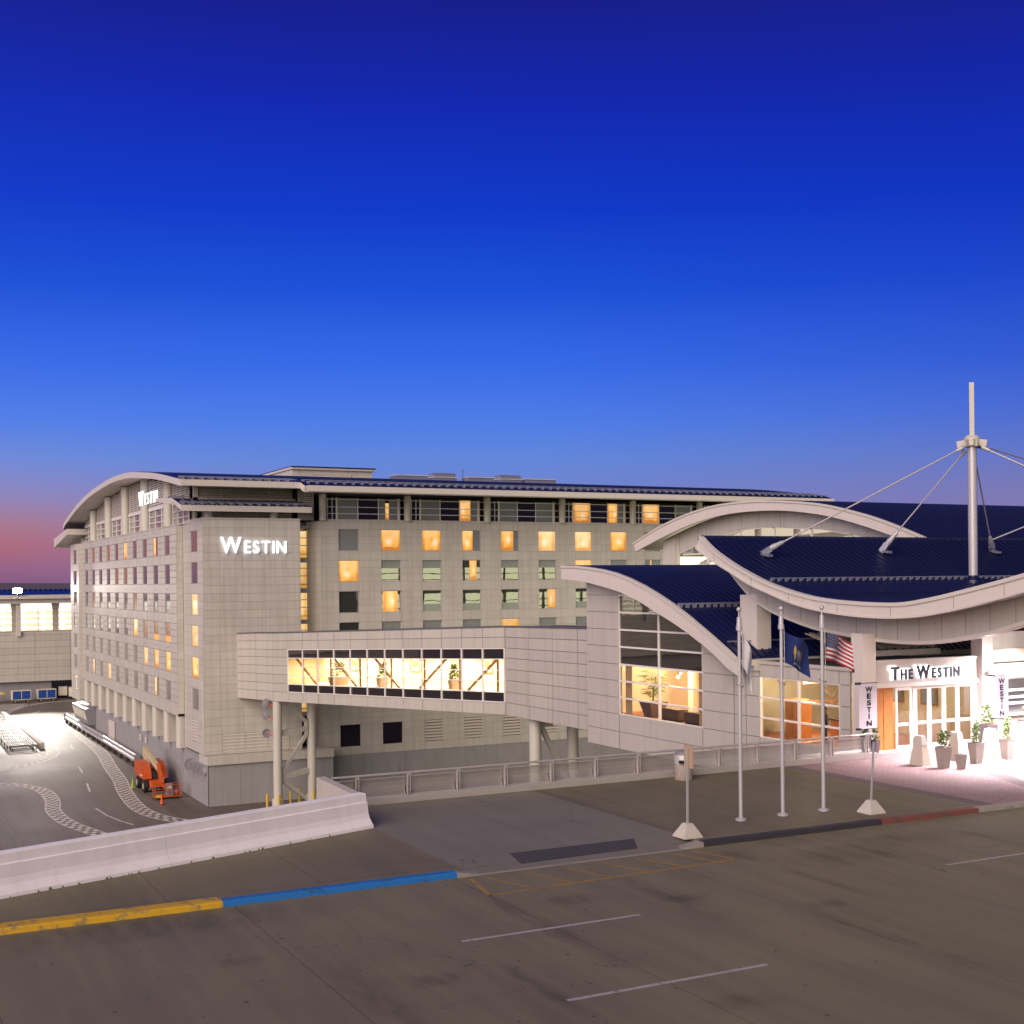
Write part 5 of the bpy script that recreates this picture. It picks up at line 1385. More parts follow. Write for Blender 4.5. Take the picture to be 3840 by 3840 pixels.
# curved inner beam under the edge
BB = resample([(56.2,8.9),(54.15,7.29),(52.63,6.57),(51.17,6.15),(49.03,5.68),(47.27,5.47),(44.63,5.24),(43.3,5.20),(42.67,5.20),(41.37,5.26),(39.51,5.52),(38.04,5.80),(36.82,6.12),(35.2,6.6),(33.6,7.2)], 3)
BX = 41.55
mb = MB(); band(mb, [(y, interp(CB,y)+.25) for y,z in BB], BB, BX, .5)
beam_m = mb
for k in range(16):
    y = 55.3-1.32*k
    if y < 34: break
    beam_m.hexa([(BX-.012,y-.018,interp(BB,y)+.16),(BX,y-.018,interp(BB,y)+.16),(BX,y+.018,interp(BB,y)+.16),(BX-.012,y+.018,interp(BB,y)+.16),(BX-.012,y-.018,interp(CB,y)),(BX,y-.018,interp(CB,y)),(BX,y+.018,interp(CB,y)),(BX-.012,y+.018,interp(CB,y))], 1)
beam_m.build('edge_beam', [M['panel2'], M['joint']], CN)
mb = MB(); band(mb, [(y,z+.12) for y,z in BB], [(y,z-.03) for y,z in BB], BX-.06, .62); mb.build('beam_trim', M['trim'], CN)
# columns that carry it
def col_box(x0,x1,y0,y1,z0,z1,name='column'): return MB().box(x0,x1,y0,y1,z0,z1).build(name, M['white_panel'], CN)
col_box(41.5,42.4,53.4,54.8,4.0,7.3); col_box(40.72,41.5,44.75,45.5,.15,5.6); col_box(48.15,48.85,44.7,45.4,.15,6.2)
mb = MB().box(48.9,62,44.9,45.4,3.2,3.85).box(48.9,62,45.3,45.5,.15,1.3).box(48.9,62,45.55,45.7,3.85,5.4)
mb.build('side_wall', M['panel'], CN)
MB().face([(42.0,45.6,5.75),(72,45.6,5.75),(72,34,6.6),(42.0,34,6.6)]).build('ceiling', M['soffit'], CN, recalc=False)
MB().box(49.3,62,45.45,45.55,3.95,4.55).build('recess_panel', M['lobby'], CN)
fr = MB()
for z in (1.35,1.9,2.2,2.55,3.15): fr.box(48.9,62,45.12,45.26,z-.06,z+.06)
for x in (49.0,53.5,58): fr.box(x-.05,x+.05,45.1,45.25,1.3,3.2)
w = fr.build('ribbon_window', M['white'], CN)
MB().face([(48.9,45.22,1.3),(62,45.22,1.3),(62,45.22,3.2),(48.9,45.22,3.2)]).build('pane', M['sheer'], w, recalc=False)
# ------------------------------------------------------------------ mast and stays
MT = thing('mast', 'tall pale steel mast with collar and stay cables above the canopy roof', 'mast', (53.79,50.5,7.87))
mx, my = 53.79, 50.5
MB().lathe([(.55,7.6),(.52,7.95),(.46,8.0),(.26,8.12),(.26,8.2)], (mx,my,0), 22).build('base_collar', M['roof'], MT, True)
MB().lathe([(.235,8.15),(.24,8.9),(.24,15.0),(.235,15.25)], (mx,my,0), 22).build('shaft', M['pole'], MT, True)
MB().lathe([(.17,15.2),(.175,18.6)], (mx,my,0), 4).build('spire', M['column'], MT)
mb = MB().lathe([(.30,15.1),(.42,15.2),(.42,15.6),(.28,15.75)], (mx,my,0), 16)
for an in (-165,-120,-60,-20,20,120):
    d = Vector((math.cos(R(an)), math.sin(R(an)),0)); p = Vector((mx,my,15.4)); mb.bar(p, p+d*.78+Vector((0,0,-.12)), .12, .36)
mb.build('collar', M['column'], MT)
def stay(e, name='stay_cable', foot=True, start=None):
    e = Vector(e); s = Vector(start) if start else Vector((mx,my,15.35)); d = (e-s).normalized(); s2 = s+d*.55
    MB().tube([s2, s2+d*.45], [.13,.08], 8).tube([s2+d*.3, e-d*1.0 if foot else e], .042, 8).build(name, M['pole'], MT, True)
    if foot:
        a = MB().tube([e-d*1.25,e-d*1.05,e-d*.85,e-d*.6,e-d*.3],[.06,.12,.13,.17,.15],10).build('socket', M['pole'], MT, True)
        dn = Vector((0,0,-1)); MB().bar(e-d*.35, e+d*.15+dn*.05, .34,.30).bar(e+Vector((0,.1,-.1)), e+Vector((0,-.55,-.22)), .30,.12).build('anchor_block', M['guard'], a)
stay((42.87,54.5,9.55)); stay((51.54,54.9,9.75)); stay((60.05,54.9,9.75)); stay((62.0,38.5,7.7), foot=True); stay((71.0,46.5,8.6)); stay((78.0,55.5,12.6), foot=True)
stay((59.5,54.5,10.25), start=(69.5,50,14.5), foot=False)
# ------------------------------------------------------------------ entrance
EN = thing('entrance', 'white framed glass entrance with sign fascia under the canopy', 'entrance', (44.5,45,.15))
EY = 45.0
MB().box(41.5,48.15,EY-.02,EY+.3,3.2,4.22).box(41.4,48.15,EY-.08,EY+.35,4.18,4.32).build('fascia', M['white_panel'], EN)
MB().box(41.6,48.15,EY-.12,EY+.2,3.06,3.24).build('door_head', M['white'], EN)
MB().box(41.5,41.62,EY-.02,EY+.2,.15,3.1).box(47.85,48.15,EY-.02,EY+.2,.15,3.1).build('jamb', M['white'], EN)
w = MB()
for k, (a, b) in enumerate(((41.62,41.9),(41.9,42.2),(42.2,42.55),(42.55,42.8))): w.box(a,b,EY+.02+.03*(k%2),EY+.12,.15,3.06)
w.build('timber_panel', M['wood'], EN)
def leaf(x0, x1, y, bars, name='door'):
    fr = MB()
    for x in (x0+.05, x1-.05): fr.box(x-.055,x+.055,y-.03,y+.03,.19,3.02)
    for z in (.27,1.32,2.97): fr.box(x0+.105,x1-.105,y-.028,y+.028,z-.07,z+.07)
    d = fr.build(name, M['white'], EN)
    MB().face([(x0,y+.01,.2),(x1,y+.01,.2),(x1,y+.01,3.0),(x0,y+.01,3.0)]).build('pane', M['doorglass'], d, recalc=False)
    if bars: MB().box(x1-.2,x1-.16,y-.08,y-.04,.9,1.8).build('handle', M['steel'], d)
leaf(42.85,43.82,EY-.05,True); leaf(43.85,44.12,EY+.05,False); leaf(44.15,45.02,EY+.05,True); leaf(45.05,45.95,EY+.05,True); leaf(45.98,46.82,EY+.05,False); leaf(46.85,47.82,EY+.05,False,'side_light')
MB().face([(41.55,45.32,3.2),(48.05,45.32,3.2),(48.05,45.32,.12),(41.55,45.32,.12)][:0] or [(41.0,45.35,.12),(48.05,45.35,.12),(48.05,49.5,.12),(41.0,49.5,.12)]).build('entrance_mat', M['floorwarm'], EN, recalc=False)
mb = MB()
for z in (2.75,1.75): mb.bar((42.9,51.5,z+.1),(47.9,51.5,z-.05),.07,.14)
mb.bar((44.2,51.55,2.7),(45.4,51.55,1.2),.03,.03).bar((45.4,51.55,2.7),(44.2,51.55,1.2),.03,.03).bar((45.4,51.55,2.7),(46.6,51.55,1.2),.03,.03)
mb.build('lobby_rail', M['brown'], EN)
rp = MB(); pr = [(50.6,5.35),(49.0,4.95),(47.6,4.62)]
for (ya,za),(yb,zb) in zip(pr, pr[1:]):
    for k in range(22):
        x = 42.3+.27*k; h = .07 if k % 2 else 0.
        rp.face([(x,ya,za+h),(x+.27,ya,za+h),(x+.27,yb,zb+h),(x,yb,zb+h)]); rp.face([(x,ya,za+.07),(x,ya,za),(x,yb,zb),(x,yb,zb+.07)])
rp.build('ribbed_roof', mat('olive_ribbed_metal', (.36,.33,.25), .5), EN, recalc=False)
MB().box(41.9,48.1,47.3,47.6,4.33,4.60).build('roof_beam', M['white_panel'], EN)
t = thing('entrance_sign', 'THE WESTIN in dark halo lit letters on the entrance fascia', 'sign', (44.5,44.9,3.4))
lettering(t, [('T',.60),('H',.47),('E',.47),(' ',.45),('W',.60),('E',.47),('S',.47),('T',.47),('I',.47),('N',.47)], 4.28, (42.42,44.78,3.42), (1,0,0), (0,-1,0), M['sign_dark'], .06, .035, .17, second=M['halo'], off2=-.14)
def banner(x0, x1, y, lab, pole_x, side):
    t = thing('banner', lab, 'banner', (x0,y,1.4), 'banners beside the entrance')
    mb = MB(); n = 10
    for k in range(n):
        a = x0+(x1-x0)*k/n; b = x0+(x1-x0)*(k+1)/n; g = lambda x: y-.05*math.sin(3*(x-x0)/(x1-x0))
        mb.face([(a,g(a),1.38),(b,g(b),1.38),(b,g(b),3.40),(a,g(a),3.40)])
    mb.build('cloth', M['cloth'], t, True, recalc=False)
    ar = MB()
    for z in (3.41,1.37): ar.tube([(pole_x,y,z),(x1+.03,y,z)],.022,8)
    ar.box(pole_x-.16,pole_x+.12,y-.05,y+.05,3.36,3.46).box(pole_x-.12,pole_x+.1,y-.05,y+.05,1.32,1.42).build('bracket', M['ink'], t)
    cx = (x0+x1)/2
    for i, ch in enumerate('WESTIN'):
        me, w = glyph(ch, .03, .01); me.materials.clear(); me.materials.append(M['ink']); h = .24; wd = .43 if ch == 'W' else (.06 if ch == 'I' else .24 if ch != 'N' else .30)
        for v in me.vertices: v.co = Vector((cx - wd/2 + v.co.x*wd/w, y-.07, 3.02-.305*i + v.co.y*h))
        link('letter', me, t)
banner(39.93,40.98,44.15,'lavender WESTIN banner left of the entrance doors', 39.9, 1)
banner(48.25,49.25,44.15,'brightly lit WESTIN banner right of the entrance doors', 48.2, 1)
t = thing('wall_light', 'round metal up and down light on the right entrance pillar', 'wall light', (48.45,44.6,3.45))
MB().lathe([(.17,3.32),(.17,3.62)], (48.45,44.5,0), 18).build('drum', M['steel'], t, True)
MB().lathe([(.14,3.30),(.14,3.315)], (48.45,44.5,0), 14).build('lamp', M['lamp'], t)
def downlight(x, y, z, lab):
    t = thing('canopy_light', lab, 'light', (x,y,z), 'lights under the canopy')
    MB().lathe([(.22,-.02),(.24,.0),(.24,.12)], (x,y,z), 16).build('housing', M['alu'], t, True); MB().lathe([(.20,-.035),(.20,-.025)], (x,y,z), 16).build('lens', M['lamp'], t)
for x, y, lab in ((50.6,44.0,'canopy light nearest the right pillar'),(46.0,42.2,'canopy light before the doors'),(47.5,38.0,'canopy light over the driveway edge'),(53.5,40.0,'canopy light at the far right'),(43.4,40.6,'leftmost small canopy light before the doors')):
    downlight(x, y, 5.75+(45.6-y)*.073-.14, lab)
# forecourt furniture
def bollard_block(x, y, lab):
    t = thing('concrete_bollard', lab, 'bollard', (x,y,.15), 'concrete bollards before the entrance')
    MB().frustum(x,y,.15,.98,.24,.40,.16,.27).build('base_block', M['pebble'], t)
    MB().frustum(x,y,.98,1.02,.15,.26,.15,.26).frustum(x,y,1.02,1.40,.165,.275,.12,.20).build('cap_block', M['conc'], t)
for x, y, lab in ((40.3,40.85,'leftmost tapered concrete bollard before the entrance'),(42.6,41.05,'second tapered concrete bollard, beside the paired planters'),(44.75,41.15,'third tapered concrete bollard, before the tall charcoal planter'),(47.0,41.3,'rightmost tapered concrete bollard, cut by the frame')):
    bollard_block(x, y, lab)
def planter(x, y, w, h, lab, m='planter', leaves=260, lh=.62, lr=.28, two=False, tall=False):
    t = thing('planter', lab, 'planter', (x,y,.15), 'planters before the entrance')
    k = .68; MB().frustum(x,y,.15,.15+h,w*k,w*k,w,w).frustum(x,y,.15+h,.15+h+.03,w*1.03,w*1.03,w*1.03,w*1.03).build('pot', M[m], t)
    MB().face([(x-w*.9,y-w*.9,.19+h),(x+w*.9,y-w*.9,.19+h),(x+w*.9,y+w*.9,.19+h),(x-w*.9,y+w*.9,.19+h)]).build('soil', M['soil'], t, recalc=False)
    if leaves:
        pl = MB(); rn = random.Random(int(x*31))
        if two:
            for s in (-.6,.6): shrub(pl, (x+s*w*.7,y+s*w*.3,.18+h), lr*.55, lh*(1.25 if s > 0 else 1.), leaves//2, .12, rn)
        else: shrub(pl, (x,y,.18+h), lr, lh, leaves, .13, rn)
        pl.build('shrub', M['leaf'], t, recalc=False)
planter(40.62,39.85,.25,.84,'grey planter with a small bush, beside the leftmost bollard')
planter(40.95,39.2,.18,.58,'smallest planter, short and bare of shrubs', leaves=0)
planter(42.72,40.05,.25,.86,'grey planter with two upright shrubs, between second and third bollards', two=True, lh=.75)
planter(44.75,40.2,.25,.86,'grey planter with two upright shrubs, beside the third bollard', two=True, lh=.75)
planter(47.55,43.9,.34,.98,'tall charcoal planter with a pale bush by the right pillar', 'darkplanter', 200, .95, .30)
planter(40.62,44.5,.17,.80,'slim dark planter at the end of the guard rail', 'darkplanter', 110, .50, .20)
planter(41.2,44.5,.15,.6,'low dark planter behind the lavender banner', 'darkplanter', 90, .5, .18)
t = thing('low_wall', 'low beige wall with dark handrail right of the entrance', 'wall', (50,44,.15))
MB().box(48.3,48.9,43.9,44.7,.15,1.25).box(48.9,60,44.2,44.4,.15,1.15).build('wall', M['lobby'], t)
MB().bar((49.3,43.6,1.28),(56,42.3,1.05),.05,.06).tube([(49.3,43.6,.15),(49.3,43.6,1.3)],.025,8).build('handrail', M['ink'], t)
t = thing('luggage_cart', 'brass birdcage luggage cart at the right edge', 'luggage cart', (49.6,43.2,.15))
MB().box(49.05,50.25,42.9,43.5,.33,.42).build('platform', M['brown'], t)
for x in (49.15,50.15):
    for y in (42.98,43.42): MB().tube([(x,y-.03,.25),(x,y+.03,.25)],.10,12).build('wheel', M['black'], t)
for y in (42.98,43.42):
    pts = [(49.1,y,.42),(49.1,y,1.45)]+[(49.65-.55*math.cos(a),y,1.45+.5*math.sin(a)) for a in [PI*i/10 for i in range(1,10)]]+[(50.2,y,1.45),(50.2,y,.42)]
    MB().tube(pts,.022,8).build('hoop', M['brass'], t, True)
MB().tube([(49.65,42.98,1.95),(49.65,43.42,1.95)],.022,8).build('hanging_bar', M['brass'], t, True)

# ------------------------------------------------------------------ apron: lift, cones, carts, dollies
def wheel(c, r, w, ax, parent):
    c = Vector(c); d = Vector(ax).normalized()*w/2
    o = MB().tube([c-d,c-d*.8,c+d*.8,c+d],[r*.9,r,r,r*.9],22).build('wheel', M['black'], parent, True)
    MB().tube([c-d*1.03,c+d*1.03],r*.5,14).build('rim', M['cream'], o, True)
BL = thing('boom_lift', 'orange boom lift with folded cream boom and railed basket beside the hotel wall', 'boom lift', (26.6,130.5,GZ))
cx = 26.75
for x in (-1.05,1.05):
    for y in (133.9,130.7): wheel((cx+x,y,GZ+.62), .62, .45, (1,0,0), BL)
MB().box(cx-.75,cx+.75,130.2,134.6,GZ+.5,GZ+1.15).hexa([(cx-.55,129.9,GZ+.55),(cx+.55,129.9,GZ+.55),(cx+.75,130.2,GZ+.5),(cx-.75,130.2,GZ+.5),(cx-.55,129.9,GZ+1.0),(cx+.55,129.9,GZ+1.0),(cx+.75,130.2,GZ+1.15),(cx-.75,130.2,GZ+1.15)]).build('chassis', M['orange'], BL)
for s in (-1,1):
    x0, x1 = (cx-1.2,cx-.35) if s < 0 else (cx+.35,cx+1.2)
    mb = MB().prism([(131.0,GZ+1.25),(134.9,GZ+1.25),(135.5,GZ+1.6),(135.5,GZ+2.5),(135.0,GZ+2.75),(132.6,GZ+2.7),(131.4,GZ+2.2)], lambda u, v, w: (w,u,v), x0, x1)
    o = mb.build('engine_hood', M['orange'], BL); MB().box(x0-.012,x1+.012,131.4,132.6,GZ+1.5,GZ+1.62).build('stripe', M['reflw'], o)
MB().box(cx-.35,cx+.35,131.2,134.6,GZ+1.15,GZ+1.9).build('turntable', M['void'], BL)
MB().bar((cx,135.6,GZ+2.2),(cx,136.2,GZ+3.6),.34,.45).bar((cx,136.3,GZ+3.65),(cx+.1,129.9,GZ+2.4),.36,.48).build('boom', M['cream'], BL)
MB().bar((cx,136.1,GZ+3.2),(cx-.05,133.5,GZ+2.9),.14,.14).build('hydraulic_ram', M['alu'], BL)
MB().bar((cx+.1,130.1,GZ+2.75),(cx+.15,128.6,GZ+1.0),.30,.5).bar((cx+.15,128.7,GZ+.95),(cx+.15,127.0,GZ+.9),.22,.3).build('jib', M['orange'], BL)
bk = MB(); X0, X1, Y0, Y1 = cx-1.2, cx+1.3, 125.3, 126.5
for x in (X0,(X0+X1)/2,X1):
    for y in (Y0,Y1): bk.tube([(x,y,GZ+.25),(x,y,GZ+1.35)],.03,6)
for z in (.3,.8,1.35):
    bk.tube([(X0,Y0,GZ+z),(X1,Y0,GZ+z),(X1,Y1,GZ+z),(X0,Y1,GZ+z),(X0,Y0,GZ+z)],.03,6)
bk.box(X0,X1,Y0,Y1,GZ+.2,GZ+.28)
bk = bk.build('basket', M['orange'], BL)
MB().box(cx-.1,cx+.5,Y0+.15,Y0+.5,GZ+.3,GZ+1.45).build('control_box', M['dish'], bk); MB().box(cx,cx+.4,Y0+.13,Y0+.15,GZ+1.0,GZ+1.35).build('control_plate', M['cartwhite'], bk)
MB().box(X0+.05,X0+.6,Y0-.07,Y0-.02,GZ+.22,GZ+.48).build('warning_plate', M['yellow'], bk)
def cone(x, y, z, m, lab, h=.75, bands=True):
    t = thing('traffic_cone', lab, 'traffic cone', (x,y,z), 'traffic cones around the boom lift')
    MB().box(x-.2,x+.2,y-.2,y+.2,z,z+.04).build('foot', M['black'] if m != 'conegr' else M[m], t)
    c = MB().lathe([(.15,.04),(.03,h)], (x,y,z), 18).build('cone', M[m], t, True)
    if bands: MB().lathe([(.112,h*.45),(.088,h*.62)], (x,y,z), 18).build('reflective_band', M['reflw'], c, True)
cone(25.15,134.3,GZ,'conegr','lime green cone beside the lift wheels',1.0,False)
cone(25.6,122.6,GZ,'coneor','orange cone on the ground before the basket',1.0,False)
cone(cx+.95,125.9,GZ+.29,'coneor','orange cone with white band standing in the basket')
def baggage_cart(x, y, rz, lab, cover):
    t = thing('baggage_cart', lab, 'baggage cart', (0,0,0), 'baggage carts by the concourse wall')
    f = MB().box(-1.55,1.55,-.75,.75,.5,.62)
    for a in (-1.52,-.02,1.52):
        for b in (-.72,.72): f.box(a-.05,a+.05,b-.05,b+.05,.6,2.05)
    f.build('frame', M['cartwhite'], t); MB().box(-1.62,1.62,-.82,.82,2.05,2.15).build('roof', M['cartwhite'], t)
    for a, b in ((-1.46,-.08),(.04,1.46)):
        for yy in (-.74,.74): MB().box(a,b,yy-.02,yy+.02,.66,2.02).build('curtain_cover', M[cover], t)
    MB().box(-1.56,-1.5,-.7,.7,.62,2.04).box(1.5,1.56,-.7,.7,.62,2.04).build('end_panel', M['cartwhite'], t)
    for a in (-1.05,1.05):
        for b in (-.6,.6): wheel((a,b,.25),.25,.16,(0,1,0),t)
    MB().bar((-1.5,0,.45),(-2.3,0,.4),.07,.07).build('tow_bar', M['dolly'], t)
    t.location = (x,y,GZ); t.rotation_euler = (0,0,rz)
baggage_cart(26.3,242.6,.06,'blue covered baggage cart, left of the pair at the concourse wall','blue')
baggage_cart(30.6,243.0,.06,'blue covered baggage cart, right of the pair at the concourse wall','blue')
baggage_cart(34.6,249.0,1.2,'white baggage cart half hidden by the hotel, behind the other','cloth')
baggage_cart(35.9,245.5,1.2,'white baggage cart half hidden by the hotel, in front','cloth')
t = thing('belt_loader', 'pale belt loader boom with yellow tip at the left edge', 'belt loader', (22.5,243,GZ))
MB().bar((18,243.5,GZ+1.2),(23.2,243,GZ+1.75),.7,.3).build('conveyor', M['cartwhite'], t); MB().box(23.1,23.6,242.6,243.4,GZ+1.55,GZ+1.95).build('tip', M['yellow'], t); MB().box(18,22,242.8,244.2,GZ+.3,GZ+1.1).build('chassis', M['cartwhite'], t)
for x in (18.6,21.3): wheel((x,242.75,GZ+.35),.35,.25,(0,1,0),t)
def dolly_root():
    t = thing('dolly', 'x', 'dolly', (0,0,0), 'roller dollies parked in a column on the apron')
    f = MB()
    for y in (-1.6,1.6,0): f.box(-1.65,1.65,y-.05,y+.05,.62,.76)
    for x in (-1.65,0,1.65): f.box(x-.04,x+.04,-1.6,1.6,.60,.72)
    for x in (-1.55,1.55):
        for y in (-1.5,1.5): f.box(x-.04,x+.04,y-.04,y+.04,.0,.62)
    f.bar((-1.6,-1.6,.3),(1.6,-1.6,.3),.06,.06)
    f.build('frame', M['dolly'], t)
    r = MB()
    for i in range(14):
        for yy in (-.8,.8):
            r.tube([(-1.5+i*.23,yy-.62,.74),(-1.5+i*.23,yy+.62,.74)],.05,6)
    o = r.build('roller', M['roller'], t); o['kind'] = 'stuff'
    for x in (-1.2,1.2):
        for y in (-1.2,1.2): wheel((x,y,.2),.2,.12,(1,0,0),t)
    return t
D0 = dolly_root(); nth = ['nearest','second nearest','third nearest','fourth nearest','fifth nearest','sixth nearest','sixth farthest','fifth farthest','fourth farthest','third farthest','second farthest','farthest']
for k in range(12):
    d = D0 if k == 0 else copy_tree(D0)
    d.location = (18.75+.035*k, 172.6+3.85*k, GZ); d['label'] = nth[k]+' dark roller dolly in the column on the apron'
t = thing('kerb_block', 'long low concrete block beside the column of dollies', 'concrete block', (21.1,195,GZ))
MB().hexa([(20.75,172.2,GZ),(21.45,172.2,GZ),(21.3,219,GZ),(20.6,219,GZ),(20.8,172.2,GZ+.75),(21.4,172.2,GZ+.75),(21.25,219,GZ+.75),(20.65,219,GZ+.75)]).build('block', M['conc'], t)
t = thing('pipe_rack', 'pair of long bright steel pipes on low stands along the hotel base wall', 'pipes', (28.35,175,GZ))
for z, x in ((1.25,28.38),(.85,28.2)): MB().tube([(x,148.6,GZ+z),(x,202.5,GZ+z)],.21,14).build('pipe', M['alu'], t, True)
for y in (148.2,202.5): MB().box(28.0,28.62,y,y+.4,GZ+.5,GZ+1.5).build('end_plate', M['dish'], t)
for i in range(14): MB().box(28.1,28.55,150+4*i-.08,150+4*i+.08,GZ,GZ+.75).build('stand', M['dolly'], t)
t = thing('equipment_cabinet', 'sloped white metal cabinet mounted on the far hotel base wall', 'cabinet', (28.6,186,-10.6))
MB().hexa([(28.1,180.5,-10.7),(29.05,180.5,-10.7),(29.05,192,-10.7),(28.1,192,-10.7),(27.6,180.5,-8.6),(29.05,180.5,-8.3),(29.05,192,-8.3),(27.6,192,-8.6)]).build('casing', M['dish'], t)
for k in range(4): MB().hexa([(28.07,181+2.8*k,-10.5),(28.09,181+2.8*k,-10.5),(28.09,183.4+2.8*k,-10.5),(28.07,183.4+2.8*k,-10.5),(27.62,181+2.8*k,-8.9),(27.7,181+2.8*k,-8.9),(27.7,183.4+2.8*k,-8.9),(27.62,183.4+2.8*k,-8.9)]).build('cabinet_door', M['cartwhite'], t)
for a, b, c, d in ((166.1,170.3,-11.5,-9.05),(149.3,150.2,-9.6,-8.9),(146.4,147.3,-9.6,-8.9)):
    mb = MB(); louvre(a, b, 28.96, c, d, .2, .08, axis='y', mb=mb); mb.build('wall_vent', [M['louvre'], M['void']], H)

# ------------------------------------------------------------------ far concourse
CC = thing('concourse', 'long cream concourse building with a brightly lit window band', 'concourse', (0,246,GZ))
CY = 246
mb = MB(); panels(mb, (-160, CY), UX, NY, [6.1*i for i in range(37)], [-9.1,-7.8,-6.6,-5.4,-4.2,-3.0,-1.8,-.7,-.1], [], .06)
mb.face([(-160,CY,-9.1),(62,CY,-9.1),(62,CY+8,-9.1),(-160,CY+8,-9.1)])
mb.build('parapet_wall', [M['panel'], M['joint']], CC, recalc=False)
mb = MB(); panels(mb, (-160, CY+.8), UX, NY, [8*i for i in range(25)], [GZ,-9.1], [], .06); mb.face([(30,CY+.8,GZ),(30,CY+14,GZ),(30,CY+14,-9.1),(30,CY+.8,-9.1)])
mb.face([(28,CY+10,GZ),(70,CY+10,GZ),(70,CY+10,-9.1),(28,CY+10,-9.1)],0,.8)
mb.build('base_wall', [M['basewall'], M['joint']], CC, recalc=False)
MB().box(-160,62,CY-.9,CY+.5,4.95,5.8).hexa([(-160,CY-1.6,5.8),(62,CY-1.6,5.8),(62,CY+.5,5.8),(-160,CY+.5,5.8),(-160,CY-1.6,6.5),(62,CY-1.6,6.5),(62,CY+.5,6.5),(-160,CY+.5,6.5)]).build('eave', M['trim'], CC)
rr = MB().face([(-160,CY-1.5,6.52),(62,CY-1.5,6.52),(62,CY+9,7.4),(-160,CY+9,7.4)]).build('roof', M['roof'], CC, recalc=False)
g = MB()
for i in range(200): g.bar((-140+i,CY-1.4,6.55),(-140+i,CY+9,7.42),.07,.06)
for i in range(120): g.box(-60+i*.9,-59.5+i*.9,CY+8,CY+8.15,7.3,7.55)
g.build('roof_seam', M['seam'], rr)
MB().face([(-160,CY+6,-.3),(62,CY+6,-.3),(62,CY+6,5.2),(-160,CY+6,5.2)]).build('lit_interior', M['conclit'], CC, recalc=False)
MB().box(-160,62,CY+.3,CY+6,-.25,-.1).build('floor', M['lobby'], CC)
for k in range(38):
    x = 32.9-7.0*k+.0
    MB().hexa([(x-.5,CY+1.2,-.1),(x+.5,CY+1.2,-.1),(x+.5,CY+2.0,-.1),(x-.5,CY+2.0,-.1),(x-.5,CY+1.2,3.8),(x+.5,CY+1.2,3.8),(x+.5,CY+2.0,3.8),(x-.5,CY+2.0,3.8)]).hexa([(x-.5,CY+1.2,3.8),(x+.5,CY+1.2,3.8),(x+.5,CY+2.0,3.8),(x-.5,CY+2.0,3.8),(x-.72,CY+1.2,4.95),(x+.72,CY+1.2,4.95),(x+.72,CY+2.0,4.95),(x-.72,CY+2.0,4.95)]).build('column', M['column'], CC) if k < 26 else None
for k in range(26):
    x = 26.35-7.0*k; MB().box(x-.38,x+.38,CY-.45,CY+.15,-.9,5.0).build('outer_post', M['trim'], CC)
mb = MB()
for z in (3.95,2.95,1.9,.92,-.05): mb.box(-160,62,CY+.16,CY+.26,z-.04,z+.04)
for k in range(54): x = 29.73-3.4*k; mb.box(x-.05,x+.05,CY+.15,CY+.27,-.1,5.0)
mb.build('window_bars', M['brown'], CC)
# floodlight on the concourse roof edge
FL = thing('floodlight', 'blazing floodlight on the concourse roof edge', 'floodlight', (26.0,244,6.5))
MB().box(25.85,26.15,244.2,244.5,5.9,7.3).build('bracket', M['alu'], FL)
MB().hexa([(25.2,243.9,6.8),(26.8,243.9,6.8),(26.8,244.4,6.9),(25.2,244.4,6.9),(25.2,243.6,7.7),(26.8,243.6,7.7),(26.8,244.2,7.9),(25.2,244.2,7.9)]).build('housing', M['alu'], FL)
MB().hexa([(25.3,243.86,6.85),(26.7,243.86,6.85),(26.7,243.89,6.85),(25.3,243.89,6.85),(25.3,243.56,7.65),(26.7,243.56,7.65),(26.7,243.59,7.65),(25.3,243.59,7.65)]).build('lens', M['flood'], FL)

# ------------------------------------------------------------------ parking garage across the road, behind the camera (seen only in the glass)
PG = thing('parking_garage', 'long multi storey parking garage with lit open decks across the road', 'parking garage', (70,-40,0))
GY = -34
mb = MB()
for z in (-9.5,-6.0,-2.5,1.0,4.5,8.0,11.2): mb.box(-110,320,GY-30,GY,z-.35,z); mb.box(-110,320,GY-.25,GY,z,z+.95)
mb.build('deck', M['conc'], PG)
cm = MB().box(-.35,.35,GY-.9,GY-.3,-12,11).mesh('garage_column', M['conc'])
for k in range(36): link('garage_column', cm, PG, (-100+12*k,0,0))
MB().face([(-110,GY-14,-12),(320,GY-14,-12),(320,GY-14,11),(-110,GY-14,11)]).build('lit_back_wall', emit('garage_glow', (1.,.96,.66), 2.3), PG, recalc=False)
# ------------------------------------------------------------------ lights
def lamp(name, typ, loc, energy, col, **kw):
    d = bpy.data.lights.new(name, typ); d.energy = energy; d.color = col
    for k, v in kw.items(): setattr(d, k, v)
    o = bpy.data.objects.new(name, d); COL.objects.link(o); o.location = loc; return o
def aim(o, tgt): o.rotation_euler = (Vector(tgt)-Vector(o.location)).to_track_quat('-Z','Y').to_euler()
sun = lamp('sun', 'SUN', (0,-50,80), 4.4, (1.,.80,.67), angle=R(60)); aim(sun, Vector((0,-50,80))+Vector((.71,.51,-.41)))
fl = lamp('flood_lamp', 'SPOT', (25.9,243.3,7.2), 190000, (1.,.92,.80), spot_size=R(36), spot_blend=1., shadow_soft_size=.6); aim(fl, (26.3,203,GZ))
fg = lamp('flood_side_lamp', 'SPOT', (25.9,243.0,7.6), 42000, (1.,.90,.82), spot_size=R(80), spot_blend=1., shadow_soft_size=.6); aim(fg, (28,172,12))
